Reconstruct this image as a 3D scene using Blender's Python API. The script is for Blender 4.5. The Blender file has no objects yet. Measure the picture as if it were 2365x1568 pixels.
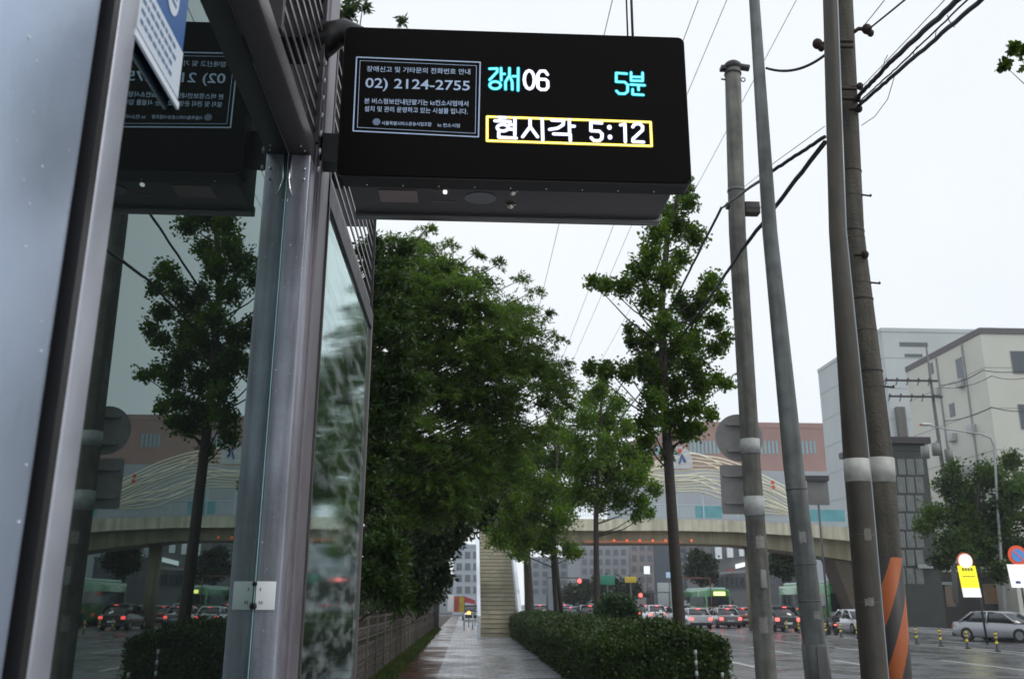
import bpy, math, random
import numpy as np
from mathutils import Vector, Matrix
random.seed(7); rng = np.random.default_rng(11)
R = math.radians
sc = bpy.context.scene
col = sc.collection

# ------------------------------------------------------------------ camera
PITCH, YAW, ROLL = R(16.0), R(2.78), R(-0.2)
FP = 2121.0; CX, CY = 1182.5, 784.0
CAMZ = 1.6
cam_d = bpy.data.cameras.new('camera'); cam = bpy.data.objects.new('camera', cam_d); col.objects.link(cam)
cam_d.sensor_width = 36; cam_d.lens = FP/2365*36; cam_d.clip_start = .05; cam_d.clip_end = 3000
CR = Matrix.Rotation(-YAW, 3, 'Z') @ Matrix.Rotation(math.pi/2+PITCH, 3, 'X') @ Matrix.Rotation(-ROLL, 3, 'Z')
cam.matrix_world = Matrix.Translation((0, 0, CAMZ)) @ CR.to_4x4()
cam_d.dof.use_dof = True; cam_d.dof.focus_distance = 4.2; cam_d.dof.aperture_fstop = 5.6
sc.camera = cam

# ------------------------------------------------------------------ world, sun, exposure
W = bpy.data.worlds.new('World'); sc.world = W; W.use_nodes = True
wt = W.node_tree; wn = wt.nodes; wn.clear()
wo = wn.new('ShaderNodeOutputWorld'); bg = wn.new('ShaderNodeBackground'); bg.inputs[1].default_value = .1
sky = wn.new('ShaderNodeTexSky'); sky.sky_type = 'NISHITA'; sky.sun_disc = False
SUN_EL, SUN_AZ = R(48), R(115)
sky.sun_elevation = SUN_EL; sky.sun_rotation = SUN_AZ
tc = wn.new('ShaderNodeTexCoord'); nz = wn.new('ShaderNodeTexNoise'); nz.inputs['Scale'].default_value = 1.6; nz.inputs['Detail'].default_value = 3
wt.links.new(tc.outputs['Generated'], nz.inputs['Vector'])
rp = wn.new('ShaderNodeValToRGB'); rp.color_ramp.elements[0].position = .3; rp.color_ramp.elements[1].position = .72
rp.color_ramp.elements[0].color = (7.2, 7.8, 8.5, 1); rp.color_ramp.elements[1].color = (8.2, 8.5, 8.75, 1)
wt.links.new(nz.outputs[0], rp.inputs[0])
mx = wn.new('ShaderNodeMixRGB'); mx.inputs[0].default_value = .93
wt.links.new(sky.outputs[0], mx.inputs[1]); wt.links.new(rp.outputs[0], mx.inputs[2])
wt.links.new(mx.outputs[0], bg.inputs[0]); wt.links.new(bg.outputs[0], wo.inputs[0])
sl = bpy.data.lights.new('sun', 'SUN'); sl.energy = .75; sl.angle = R(20); sl.color = (1, .96, .9)
so = bpy.data.objects.new('sun', sl); col.objects.link(so)
so.rotation_euler = (math.pi/2-SUN_EL, 0, math.pi-SUN_AZ)
sc.view_settings.view_transform = 'Standard'; sc.view_settings.look = 'None'
sc.view_settings.gamma = 1; sc.view_settings.exposure = .32
sc.cycles.max_bounces = 7; sc.cycles.transparent_max_bounces = 12; sc.cycles.use_denoising = True

# ------------------------------------------------------------------ pixel helpers (2365 x 1568 frame)
def ray(px, py): return CR @ Vector(((px-CX)/FP, -(py-CY)/FP, -1))
def at_y(px, py, Y): d = ray(px, py); k = Y/d.y; return Vector((d.x*k, Y, CAMZ+d.z*k))
def at_x(px, py, X): d = ray(px, py); k = X/d.x; return Vector((X, d.y*k, CAMZ+d.z*k))
def at_z(px, py, z): d = ray(px, py); k = (z-CAMZ)/d.z; return Vector((d.x*k, d.y*k, z))
def ppm(Y, z=CAMZ): return FP/(Y*math.cos(PITCH)+(z-CAMZ)*math.sin(PITCH))

# ------------------------------------------------------------------ materials
_m = {}
def mat(name, c, rough=.6, metal=0, var=.0, scale=6, bump=0, bscale=30, emit=None, es=0, spec=.5, coat=0, stain=0):
    if name in _m: return _m[name]
    m = bpy.data.materials.new(name); m.use_nodes = True; t = m.node_tree; n = t.nodes; b = n['Principled BSDF']
    b.inputs['Base Color'].default_value = (*c, 1); b.inputs['Roughness'].default_value = rough; b.inputs['Metallic'].default_value = metal
    b.inputs['Specular IOR Level'].default_value = spec; b.inputs['Coat Weight'].default_value = coat
    if var or bump or stain:
        co = n.new('ShaderNodeTexCoord')
    if var:
        z = n.new('ShaderNodeTexNoise'); z.inputs['Scale'].default_value = scale; z.inputs['Detail'].default_value = 6
        t.links.new(co.outputs['Object'], z.inputs['Vector'])
        r = n.new('ShaderNodeValToRGB'); r.color_ramp.elements[0].position = .3; r.color_ramp.elements[1].position = .7
        r.color_ramp.elements[0].color = (*[x*(1-var) for x in c], 1); r.color_ramp.elements[1].color = (*[min(1, x*(1+var)) for x in c], 1)
        t.links.new(z.outputs[0], r.inputs[0]); last = r.outputs[0]
        if stain:
            mp = n.new('ShaderNodeMapping'); mp.inputs['Scale'].default_value = (1, 1, .06); t.links.new(co.outputs['Object'], mp.inputs[0])
            z2 = n.new('ShaderNodeTexNoise'); z2.inputs['Scale'].default_value = stain; z2.inputs['Detail'].default_value = 4
            t.links.new(mp.outputs[0], z2.inputs['Vector'])
            r2 = n.new('ShaderNodeValToRGB'); r2.color_ramp.elements[0].position = .35; r2.color_ramp.elements[1].position = .62
            r2.color_ramp.elements[0].color = (.62, .6, .57, 1); r2.color_ramp.elements[1].color = (1, 1, 1, 1)
            t.links.new(z2.outputs[0], r2.inputs[0]); mm = n.new('ShaderNodeMixRGB'); mm.blend_type = 'MULTIPLY'; mm.inputs[0].default_value = 1
            t.links.new(last, mm.inputs[1]); t.links.new(r2.outputs[0], mm.inputs[2]); last = mm.outputs[0]
        t.links.new(last, b.inputs['Base Color'])
        mr = n.new('ShaderNodeMapRange'); mr.inputs[3].default_value = max(.02, rough*.75); mr.inputs[4].default_value = min(1, rough*1.25)
        t.links.new(z.outputs[0], mr.inputs[0]); t.links.new(mr.outputs[0], b.inputs['Roughness'])
    if bump:
        z = n.new('ShaderNodeTexNoise'); z.inputs['Scale'].default_value = bscale; z.inputs['Detail'].default_value = 5
        t.links.new(co.outputs['Object'], z.inputs['Vector'])
        bu = n.new('ShaderNodeBump'); bu.inputs['Strength'].default_value = bump; bu.inputs['Distance'].default_value = .02
        t.links.new(z.outputs[0], bu.inputs['Height']); t.links.new(bu.outputs[0], b.inputs['Normal'])
    if emit:
        b.inputs['Emission Color'].default_value = (*emit, 1); b.inputs['Emission Strength'].default_value = es
    _m[name] = m; return m

def leafmat(name, a, b_, trans=.25, clump=1.1):
    m = bpy.data.materials.new(name); m.use_nodes = True; t = m.node_tree; n = t.nodes; b = n['Principled BSDF']; out = n['Material Output']
    g = n.new('ShaderNodeNewGeometry'); r = n.new('ShaderNodeValToRGB'); co = n.new('ShaderNodeTexCoord')
    z = n.new('ShaderNodeTexNoise'); z.inputs['Scale'].default_value = clump; z.inputs['Detail'].default_value = 3; t.links.new(co.outputs['Object'], z.inputs['Vector'])
    mr = n.new('ShaderNodeMapRange'); mr.inputs[1].default_value = .36; mr.inputs[2].default_value = .66; t.links.new(z.outputs[0], mr.inputs[0])
    av = n.new('ShaderNodeMath'); av.operation = 'MULTIPLY_ADD'; av.inputs[1].default_value = .45; t.links.new(g.outputs['Random Per Island'], av.inputs[0])
    h = n.new('ShaderNodeMath'); h.operation = 'MULTIPLY'; h.inputs[1].default_value = .55; t.links.new(mr.outputs[0], h.inputs[0]); t.links.new(h.outputs[0], av.inputs[2])
    r.color_ramp.elements[0].color = (*a, 1); r.color_ramp.elements[1].color = (*b_, 1)
    t.links.new(av.outputs[0], r.inputs[0]); t.links.new(r.outputs[0], b.inputs['Base Color'])
    b.inputs['Roughness'].default_value = .38; b.inputs['Specular IOR Level'].default_value = .35
    tr = n.new('ShaderNodeBsdfTranslucent'); ms = n.new('ShaderNodeMixShader'); ms.inputs[0].default_value = trans
    hs = n.new('ShaderNodeHueSaturation'); hs.inputs['Hue'].default_value = .475; hs.inputs['Value'].default_value = 2.0; hs.inputs['Saturation'].default_value = 1.1
    t.links.new(r.outputs[0], hs.inputs['Color']); t.links.new(hs.outputs[0], tr.inputs[0])
    t.links.new(b.outputs[0], ms.inputs[1]); t.links.new(tr.outputs[0], ms.inputs[2]); t.links.new(ms.outputs[0], out.inputs[0])
    return m

def wetmat(name, c1, c2, scale, pud=(.42, .62), lo=.06, hi=.45, tile=None, bump=.25):
    m = bpy.data.materials.new(name); m.use_nodes = True; t = m.node_tree; n = t.nodes; b = n['Principled BSDF']
    co = n.new('ShaderNodeTexCoord')
    z = n.new('ShaderNodeTexNoise'); z.inputs['Scale'].default_value = scale; z.inputs['Detail'].default_value = 8; t.links.new(co.outputs['Object'], z.inputs[0])
    r = n.new('ShaderNodeValToRGB'); r.color_ramp.elements[0].position = .35; r.color_ramp.elements[1].position = .65
    r.color_ramp.elements[0].color = (*c1, 1); r.color_ramp.elements[1].color = (*c2, 1); t.links.new(z.outputs[0], r.inputs[0]); last = r.outputs[0]
    if tile:
        br = n.new('ShaderNodeTexBrick'); br.inputs['Scale'].default_value = 1; br.inputs['Brick Width'].default_value = tile[0]; br.inputs['Row Height'].default_value = tile[1]
        br.inputs['Mortar Size'].default_value = .012; br.inputs['Color1'].default_value = (1, 1, 1, 1); br.inputs['Color2'].default_value = (.8, .8, .8, 1); br.inputs['Mortar'].default_value = (.22, .22, .22, 1)
        t.links.new(co.outputs['Object'], br.inputs[0]); mm = n.new('ShaderNodeMixRGB'); mm.blend_type = 'MULTIPLY'; mm.inputs[0].default_value = 1
        t.links.new(last, mm.inputs[1]); t.links.new(br.outputs[0], mm.inputs[2]); last = mm.outputs[0]
    t.links.new(last, b.inputs['Base Color'])
    p = n.new('ShaderNodeTexNoise'); p.inputs['Scale'].default_value = .55; p.inputs['Detail'].default_value = 5; t.links.new(co.outputs['Object'], p.inputs[0])
    r2 = n.new('ShaderNodeMapRange'); r2.inputs[1].default_value = pud[0]; r2.inputs[2].default_value = pud[1]; r2.inputs[3].default_value = hi; r2.inputs[4].default_value = lo
    t.links.new(p.outputs[0], r2.inputs[0]); t.links.new(r2.outputs[0], b.inputs['Roughness'])
    bz = n.new('ShaderNodeTexNoise'); bz.inputs['Scale'].default_value = 40; t.links.new(co.outputs['Object'], bz.inputs[0])
    bu = n.new('ShaderNodeBump'); bu.inputs['Strength'].default_value = bump; bu.inputs['Distance'].default_value = .01
    t.links.new(bz.outputs[0], bu.inputs['Height']); t.links.new(bu.outputs[0], b.inputs['Normal'])
    return m

def glassmat(name, tint, ior=1.75, rough=0.0, drops=0, film=None):
    m = bpy.data.materials.new(name); m.use_nodes = True; t = m.node_tree; n = t.nodes; n.remove(n['Principled BSDF']); out = n['Material Output']
    fr = n.new('ShaderNodeFresnel'); fr.inputs[0].default_value = ior
    tr = n.new('ShaderNodeBsdfTransparent'); tr.inputs[0].default_value = (*tint, 1)
    gl = n.new('ShaderNodeBsdfGlossy'); gl.inputs['Color'].default_value = (.80, .98, .96, 1); gl.inputs['Roughness'].default_value = rough
    ms = n.new('ShaderNodeMixShader')
    bo_ = n.new('ShaderNodeMath'); bo_.operation = 'MULTIPLY'; bo_.use_clamp = True; bo_.inputs[1].default_value = 1.5 if drops else .88; t.links.new(fr.outputs[0], bo_.inputs[0])
    t.links.new(bo_.outputs[0], ms.inputs[0]); t.links.new(tr.outputs[0], ms.inputs[1]); t.links.new(gl.outputs[0], ms.inputs[2]); last = ms.outputs[0]
    co = n.new('ShaderNodeTexCoord')
    if drops:
        v = n.new('ShaderNodeTexVoronoi'); v.inputs['Scale'].default_value = drops; vm = n.new('ShaderNodeMapping'); vm.inputs['Scale'].default_value = (1, .16, 1); t.links.new(co.outputs['Object'], vm.inputs[0]); t.links.new(vm.outputs[0], v.inputs['Vector'])
        mr = n.new('ShaderNodeMapRange'); mr.inputs[1].default_value = 0; mr.inputs[2].default_value = .4; mr.inputs[3].default_value = 1; mr.inputs[4].default_value = 0
        t.links.new(v.outputs['Distance'], mr.inputs[0])
        z = n.new('ShaderNodeTexNoise'); z.inputs['Scale'].default_value = 26; mp = n.new('ShaderNodeMapping'); mp.inputs['Scale'].default_value = (1, .13, .7)
        t.links.new(co.outputs['Object'], mp.inputs[0]); t.links.new(mp.outputs[0], z.inputs[0]); z.inputs['Detail'].default_value = 5
        ad = n.new('ShaderNodeMath'); ad.operation = 'ADD'; t.links.new(mr.outputs[0], ad.inputs[0]); t.links.new(z.outputs[0], ad.inputs[1])
        bu = n.new('ShaderNodeBump'); bu.inputs['Strength'].default_value = .02; bu.inputs['Distance'].default_value = .002
        t.links.new(ad.outputs[0], bu.inputs['Height']); t.links.new(bu.outputs[0], gl.inputs['Normal'])
        df = n.new('ShaderNodeBsdfDiffuse'); df.inputs[0].default_value = (*(film or (.35, .4, .4)), 1)
        rr = n.new('ShaderNodeMapRange'); rr.inputs[1].default_value = .45; rr.inputs[2].default_value = .7; rr.inputs[3].default_value = .02; rr.inputs[4].default_value = .30
        t.links.new(z.outputs[0], rr.inputs[0])
        m2 = n.new('ShaderNodeMixShader'); t.links.new(rr.outputs[0], m2.inputs[0]); t.links.new(last, m2.inputs[1]); t.links.new(df.outputs[0], m2.inputs[2]); last = m2.outputs[0]
    else:
        df = n.new('ShaderNodeBsdfDiffuse'); df.inputs[0].default_value = (.35, .4, .4, 1)
        m2 = n.new('ShaderNodeMixShader'); m2.inputs[0].default_value = .015; t.links.new(last, m2.inputs[1]); t.links.new(df.outputs[0], m2.inputs[2]); last = m2.outputs[0]
    t.links.new(last, out.inputs[0]); return m

def stripemat(name):
    m = bpy.data.materials.new(name); m.use_nodes = True; t = m.node_tree; n = t.nodes; b = n['Principled BSDF']; b.inputs['Roughness'].default_value = .55
    g = n.new('ShaderNodeTexCoord'); s = n.new('ShaderNodeSeparateXYZ'); t.links.new(g.outputs['Object'], s.inputs[0])
    a = n.new('ShaderNodeMath'); a.operation = 'MULTIPLY'; a.inputs[1].default_value = 2.6; t.links.new(s.outputs[0], a.inputs[0])
    c = n.new('ShaderNodeMath'); c.operation = 'SUBTRACT'; t.links.new(s.outputs[2], c.inputs[0]); t.links.new(a.outputs[0], c.inputs[1])
    d = n.new('ShaderNodeMath'); d.operation = 'ADD'; d.inputs[1].default_value = .30; t.links.new(c.outputs[0], d.inputs[0])
    e = n.new('ShaderNodeMath'); e.operation = 'DIVIDE'; e.inputs[1].default_value = .53; t.links.new(d.outputs[0], e.inputs[0])
    f = n.new('ShaderNodeMath'); f.operation = 'FRACT'; t.links.new(e.outputs[0], f.inputs[0])
    gt = n.new('ShaderNodeMath'); gt.operation = 'GREATER_THAN'; gt.inputs[1].default_value = .47; t.links.new(f.outputs[0], gt.inputs[0])
    mxx = n.new('ShaderNodeMixRGB'); mxx.inputs[1].default_value = (.025, .022, .02, 1); mxx.inputs[2].default_value = (.34, .075, .008, 1)
    t.links.new(gt.outputs[0], mxx.inputs[0]); t.links.new(mxx.outputs[0], b.inputs['Base Color'])
    return m

# ------------------------------------------------------------------ mesh builder
class MB:
    def __init__(s): s.v = []; s.f = []; s.sm = []
    def add(s, vs, fs, smooth=False):
        o = len(s.v); s.v += [tuple(v) for v in vs]; s.f += [tuple(i+o for i in f) for f in fs]; s.sm += [smooth]*len(fs); return s
    def box(s, x0, x1, y0, y1, z0, z1):
        vs = [(x, y, z) for z in (z0, z1) for y in (y0, y1) for x in (x0, x1)]
        return s.add(vs, [(0, 2, 3, 1), (4, 5, 7, 6), (0, 1, 5, 4), (2, 6, 7, 3), (0, 4, 6, 2), (1, 3, 7, 5)])
    def bbox(s, x0, x1, y0, y1, z0, z1, b):           # box with bevelled vertical and horizontal edges
        import bmesh
        bm = bmesh.new(); bmesh.ops.create_cube(bm, size=1)
        for v in bm.verts: v.co = Vector(((x0+x1)/2+v.co.x*(x1-x0), (y0+y1)/2+v.co.y*(y1-y0), (z0+z1)/2+v.co.z*(z1-z0)))
        bmesh.ops.bevel(bm, geom=bm.edges[:], offset=b, segments=3, affect='EDGES', profile=.5)
        bm.verts.index_update(); s.add([v.co[:] for v in bm.verts], [[v.index for v in f.verts] for f in bm.faces], True); bm.free(); return s
    def tube(s, pts, rad, n=10, cap=True, smooth=True, flat=None):
        pts = [Vector(p) for p in pts]; k = len(pts)
        if not hasattr(rad, '__len__'): rad = [rad]*k
        o = len(s.v); up = None
        for i, p in enumerate(pts):
            d = (pts[min(i+1, k-1)]-pts[max(i-1, 0)]); d = d.normalized() if d.length > 1e-9 else Vector((0, 0, 1))
            if up is None:
                a = Vector((0, 0, 1)) if abs(d.z) < .9 else Vector((0, 1, 0)); u = d.cross(a).normalized()
            else: u = (up-d*up.dot(d)); u = u.normalized() if u.length > 1e-6 else d.orthogonal().normalized()
            up = u; w = d.cross(u)
            for j in range(n):
                t = 2*math.pi*j/n; q = p+(u*math.cos(t)+w*math.sin(t))*rad[i]; s.v.append(tuple(q))
        for i in range(k-1):
            for j in range(n):
                a = o+i*n+j; b = o+i*n+(j+1) % n; s.f.append((a, b, b+n, a+n)); s.sm.append(smooth)
        if cap:
            s.f.append(tuple(o+j for j in range(n))[::-1]); s.sm.append(False)
            s.f.append(tuple(o+(k-1)*n+j for j in range(n))); s.sm.append(False)
        return s
    def prism(s, poly, a, b, axis='y'):               # polygon of (u,w) extruded from a to b along axis
        def P(u, w, h): return (u, h, w) if axis == 'y' else ((h, u, w) if axis == 'x' else (u, w, h))
        n = len(poly); vs = [P(u, w, a) for u, w in poly]+[P(u, w, b) for u, w in poly]
        return s.add(vs, [tuple(range(n)), tuple(range(2*n-1, n-1, -1))]+[(i, i+n, (i+1) % n+n, (i+1) % n) for i in range(n)])
    def ball(s, c, r, n=10, m=7):
        if not hasattr(r, '__len__'): r = (r, r, r)
        vs = []; fs = []
        for i in range(m+1):
            a = math.pi*i/m
            for j in range(n):
                b = 2*math.pi*j/n; vs.append((c[0]+r[0]*math.sin(a)*math.cos(b), c[1]+r[1]*math.sin(a)*math.sin(b), c[2]+r[2]*math.cos(a)))
        for i in range(m):
            for j in range(n): fs.append((i*n+j, (i+1)*n+j, (i+1)*n+(j+1) % n, i*n+(j+1) % n))
        return s.add(vs, fs, True)
    def grow(s, c, f): s.v = [tuple(Vector(c)+(Vector(v)-Vector(c))*f) for v in s.v]; return s
    def build(s, name, m, parent=None, origin=None):
        me = bpy.data.meshes.new(name)
        o_ = Vector(origin) if origin is not None else None
        vs = [tuple(Vector(v)-o_) for v in s.v] if o_ is not None else s.v
        me.from_pydata(vs, [], s.f); me.polygons.foreach_set('use_smooth', s.sm); me.materials.append(m); me.update()
        ob = bpy.data.objects.new(name, me); col.objects.link(ob)
        if o_ is not None: ob.location = o_
        if parent:
            ob.parent = parent
        return ob

def tag(o, label=None, cat=None, group=None, kind=None):
    if label: o['label'] = label
    if cat: o['category'] = cat
    if group: o['group'] = group
    if kind: o['kind'] = kind
    return o
def thing(name, label, cat, loc=(0, 0, 0), rz=0, group=None):
    o = bpy.data.objects.new(name, None); col.objects.link(o); o.location = loc; o.rotation_euler = (0, 0, rz); o.empty_display_size = .1
    return tag(o, label, cat, group)
def copy_tree(o, parent=None):
    c = o.copy(); col.objects.link(c); c.parent = parent
    for ch in list(o.children): copy_tree(ch, c)
    return c
def rebase(root):      # parts were modelled in world space: keep them there while the empty stands at the base
    for ch in root.children: ch.location = ch.location-root.location

def text_mesh(body, width, height, bold=0.0, centre=True):
    cu = bpy.data.curves.new('lettering', 'FONT'); cu.body = body; cu.size = 1; cu.offset = bold; cu.resolution_u = 3; cu.fill_mode = 'FRONT' if hasattr(cu, 'fill_mode') else cu.fill_mode
    ob = bpy.data.objects.new('lettering', cu); col.objects.link(ob)
    bpy.context.view_layer.update()
    me = bpy.data.meshes.new_from_object(ob.evaluated_get(bpy.context.evaluated_depsgraph_get()))
    bpy.data.objects.remove(ob); bpy.data.curves.remove(cu)
    n = len(me.vertices); c = np.zeros(n*3); me.vertices.foreach_get('co', c); c = c.reshape(-1, 3)
    mn, mx_ = c.min(0), c.max(0); c = (c-mn)/np.maximum(mx_-mn, 1e-6); c[:, 0] *= width; c[:, 1] *= height; c[:, 2] = 0
    fs = [tuple(p.vertices) for p in me.polygons]; bpy.data.meshes.remove(me)
    return c, fs

# ------------------------------------------------------------------ shared materials
M_alu = mat('brushed_aluminium', (.33, .34, .40), .42, .6, .22, 5, .06, 60, stain=30)
M_aludark = mat('dark_aluminium', (.19, .17, .19), .5, .6, .15, 9, .05, 60)  # darker aluminium for the column and rear posts
M_dark = mat('dark_steel', (.045, .04, .045), .5, .3, .2, 12)
M_black = mat('black_plastic', (.012, .011, .011), .38)
M_face = mat('black_screen', (.004, .003, .0025), .35, spec=.06)
M_conc = mat('pole_concrete', (.13, .13, .115), .8, 0, .38, 5, .5, 45, stain=14)
M_steel = mat('galvanised_steel', (.17, .185, .18), .55, .25, .3, 6, .15, 40, stain=14)
M_dkpole = mat('brown_painted_steel', (.07, .062, .048), .6, .1, .25, 6, .1, 40, stain=9)
M_white = mat('white_paint', (.7, .7, .7), .45, var=.05)
M_bark = mat('wet_bark', (.035, .028, .022), .75, var=.4, scale=14, bump=.6, bscale=40)
M_cable = mat('cable_rubber', (.02, .025, .035), .6)
M_grey = mat('grey_sign_back', (.25, .245, .24), .6, .2, .12, 10)

# ================================================================== SETTING
def structure(mb, name, m): return tag(mb.build(name, m), kind='structure')
structure(MB().box(-400, 500, -60, 900, -1.2, -.17), 'ground', mat('wet_ground', (.06, .06, .055), .5, var=.2, scale=.4))
M_road = wetmat('wet_asphalt', (.055, .058, .063), (.10, .104, .11), 3, (.35, .6), .16, .45, bump=.35)
structure(MB().box(5.0, 27, -40, 260, -.16, -.15), 'road', M_road)
M_path = wetmat('wet_paving', (.20, .205, .225), (.44, .45, .475), 2.2, (.35, .6), .2, .5, (.3, .3), .3)
structure(MB().box(-.6, 4.78, -12, 120, -.15, 0), 'pavement', M_path)
structure(MB().box(-1.6, -.6, -12, 120, -.15, .001), 'tile_strip', wetmat('wet_red_tile', (.085, .035, .022), (.14, .065, .04), 4, (.4, .6), .15, .5, (.2, .1), .3))
structure(MB().box(4.78, 5.0, -12, 260, -.15, .004), 'kerb', mat('kerb_stone', (.22, .22, .21), .5, var=.2, scale=3))
structure(MB().box(27, 27.2, -12, 260, -.15, .004), 'far_kerb', mat('kerb_stone', (0, 0, 0)))
structure(MB().box(27.2, 34, -12, 260, -.15, 0), 'far_pavement', M_path)
structure(MB().box(-60, -1.6, -12, 120, -.15, .02), 'soil', mat('dark_soil', (.03, .024, .016), .9, var=.4, scale=5, bump=.5))
mk = MB()
for x in (8.4, 12.0, 15.6, 24):
    for y in range(8, 160, 9): mk.box(x-.07, x+.07, y, y+5.0, -.146, -.145)
for x in (5.5, 20.4, 21.2, 26.6): mk.box(x-.07, x+.07, -20, 200, -.146, -.145)
structure(mk, 'road_markings', mat('road_paint', (.55, .55, .52), .4, var=.25, scale=8))

for i, (x, y, w_, l_) in enumerate(((10.2, 27, 1.4, 6), (17.8, 36, 1.0, 9), (13.6, 44, 2.2, 4))):
    structure(MB().box(x-w_/2, x+w_/2, y, y+l_, -.149, -.1475), 'asphalt_patch', wetmat('patch_asphalt_%d' % i, (.03, .032, .034), (.05, .052, .055), 5, (.4, .6), .14, .4))
for (x, y) in ((11.2, 24.5), (16.9, 33), (6.8, 22.6)):
    k = MB(); k.prism([(x+.36*math.cos(2*math.pi*i/24), y+.36*math.sin(2*math.pi*i/24)) for i in range(24)], -.1465, -.143, 'z'); structure(k, 'manhole_cover', mat('cast_iron', (.035, .033, .032), .35, .6, .3, 20, .3, 30))
# ================================================================== LEAVES
def leaves_obj(name, C, D, L, Wd, m, parent=None, shape='fan'):
    """C centres, D leaf direction, one leaf each"""
    n = len(C); D = D/np.linalg.norm(D, axis=1, keepdims=True)
    r = rng.normal(size=(n, 3)); S = np.cross(D, r); S /= np.linalg.norm(S, axis=1, keepdims=True)
    N = np.cross(D, S)
    L = np.broadcast_to(L, n)[:, None]; Wd = np.broadcast_to(Wd, n)[:, None]
    if shape == 'fan': prof = [(0, 0, 0), (-.5, .72, .06), (0, .92, -.03), (.5, .72, .06)]
    else: prof = [(0, 0, 0), (-.5, .42, .05), (0, 1, -.04), (.5, .42, .05)]
    V = np.stack([C+S*Wd*a+D*L*b+N*L*c for a, b, c in prof], 1).reshape(-1, 3)
    me = bpy.data.meshes.new(name); me.vertices.add(n*4); me.vertices.foreach_set('co', V.ravel())
    me.loops.add(n*4); me.loops.foreach_set('vertex_index', np.arange(n*4)); me.polygons.add(n)
    me.polygons.foreach_set('loop_start', np.arange(n)*4); me.polygons.foreach_set('loop_total', np.full(n, 4)); me.materials.append(m); me.update(); me.validate()
    o = bpy.data.objects.new(name, me); col.objects.link(o)
    if parent: o.parent = parent
    return o

def twigs(c, r, ntw, nleaf, droop=0.0, bias=(0, 0, 0), jit=.07, flat=1.0):
    """leaf centres and directions on ntw twigs bursting from c; r twig length"""
    d = rng.normal(size=(ntw, 3)); d[:, 2] *= flat; d += np.array(bias); d /= np.linalg.norm(d, axis=1, keepdims=True)
    ln = r*rng.uniform(.55, 1.25, ntw)
    t = rng.uniform(.12, 1, (ntw, nleaf))
    P = np.array(c)[None, None]+d[:, None]*(t*ln[:, None])[..., None]
    P[..., 2] -= droop*(t**2)*ln[:, None]
    P += rng.normal(size=P.shape)*jit
    T = d[:, None]+np.zeros_like(P); T[..., 2] -= 2*droop*t
    Dv = T*.9+rng.normal(size=P.shape)*(.75 if droop else 1.1)
    return P.reshape(-1, 3), Dv.reshape(-1, 3)

def px_tree(name, label, cat, Y, trunk, clusters, m, rad=(.16, .04), leaf=(.085, .085), dens=1.0, shape='fan', droop=0, bias=(0, 0, 0), group=None, dy=1.2, jit=.06, flat=1.0, base_z=0, limb=.035, rs=1.0, nl=15):
    tp = [at_y(a, b, Y) for a, b in trunk]
    b0 = tp[0].copy(); d = (tp[1]-tp[0]); b0 = b0+d*((base_z-b0.z)/d.z) if abs(d.z) > .01 else b0
    tp = [b0]+tp
    root = thing(name, label, cat, (b0.x, b0.y, base_z), 0, group)
    k = len(tp); tr = MB(); tr.tube([(p.x+.03*math.sin(i*2.1), p.y, p.z) for i, p in enumerate(tp)], [rad[0]+(rad[1]-rad[0])*i/(k-1) for i in range(k)], 10)
    Cs = []; Ds = []; lm = MB()
    for (cx, cy, rp) in clusters:
        yy = Y+random.uniform(-dy, dy); c = at_y(cx, cy, yy); r = rp/ppm(Y, c.z)
        # limb from the trunk
        zt = max(tp[0].z+.2, c.z-.35-abs(c.x-tp[-1].x)*.35)
        q = tp[0]
        for a, b in zip(tp[:-1], tp[1:]):
            if a.z <= zt: q = a+(b-a)*min(1, max(0, (zt-a.z)/max(.01, (b.z-a.z))))
        mid = (q+c)/2+Vector((0, 0, -.12*(c-q).length*.5)); lm.tube([q, mid, c], [limb, limb*.6, limb*.25], 5, False)
        nt = max(6, int(26*dens*(r/.4)**1.6)); P, D_ = twigs(c, r*.95*rs, nt, nl, droop, bias, jit, flat); Cs.append(P); Ds.append(D_)
    tr.build('trunk', M_bark, root); lm.build('limbs', M_bark, root)
    C = np.concatenate(Cs); D_ = np.concatenate(Ds); n = len(C)
    leaves_obj('crown', C, D_, leaf[0]*rng.uniform(.7, 1.2, n), leaf[1]*rng.uniform(.7, 1.2, n), m, root, shape)
    rebase(root); return root

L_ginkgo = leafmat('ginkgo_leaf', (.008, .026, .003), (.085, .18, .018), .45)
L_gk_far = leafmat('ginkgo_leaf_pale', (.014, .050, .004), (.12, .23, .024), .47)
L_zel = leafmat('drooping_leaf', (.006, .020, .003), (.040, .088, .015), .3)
L_feather = leafmat('feathery_leaf', (.010, .028, .004), (.10, .195, .034), .45, .8)
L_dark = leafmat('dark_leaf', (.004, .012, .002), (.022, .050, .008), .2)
L_hedge = leafmat('hedge_leaf', (.006, .018, .003), (.05, .10, .016), .22, 2.5)

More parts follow.
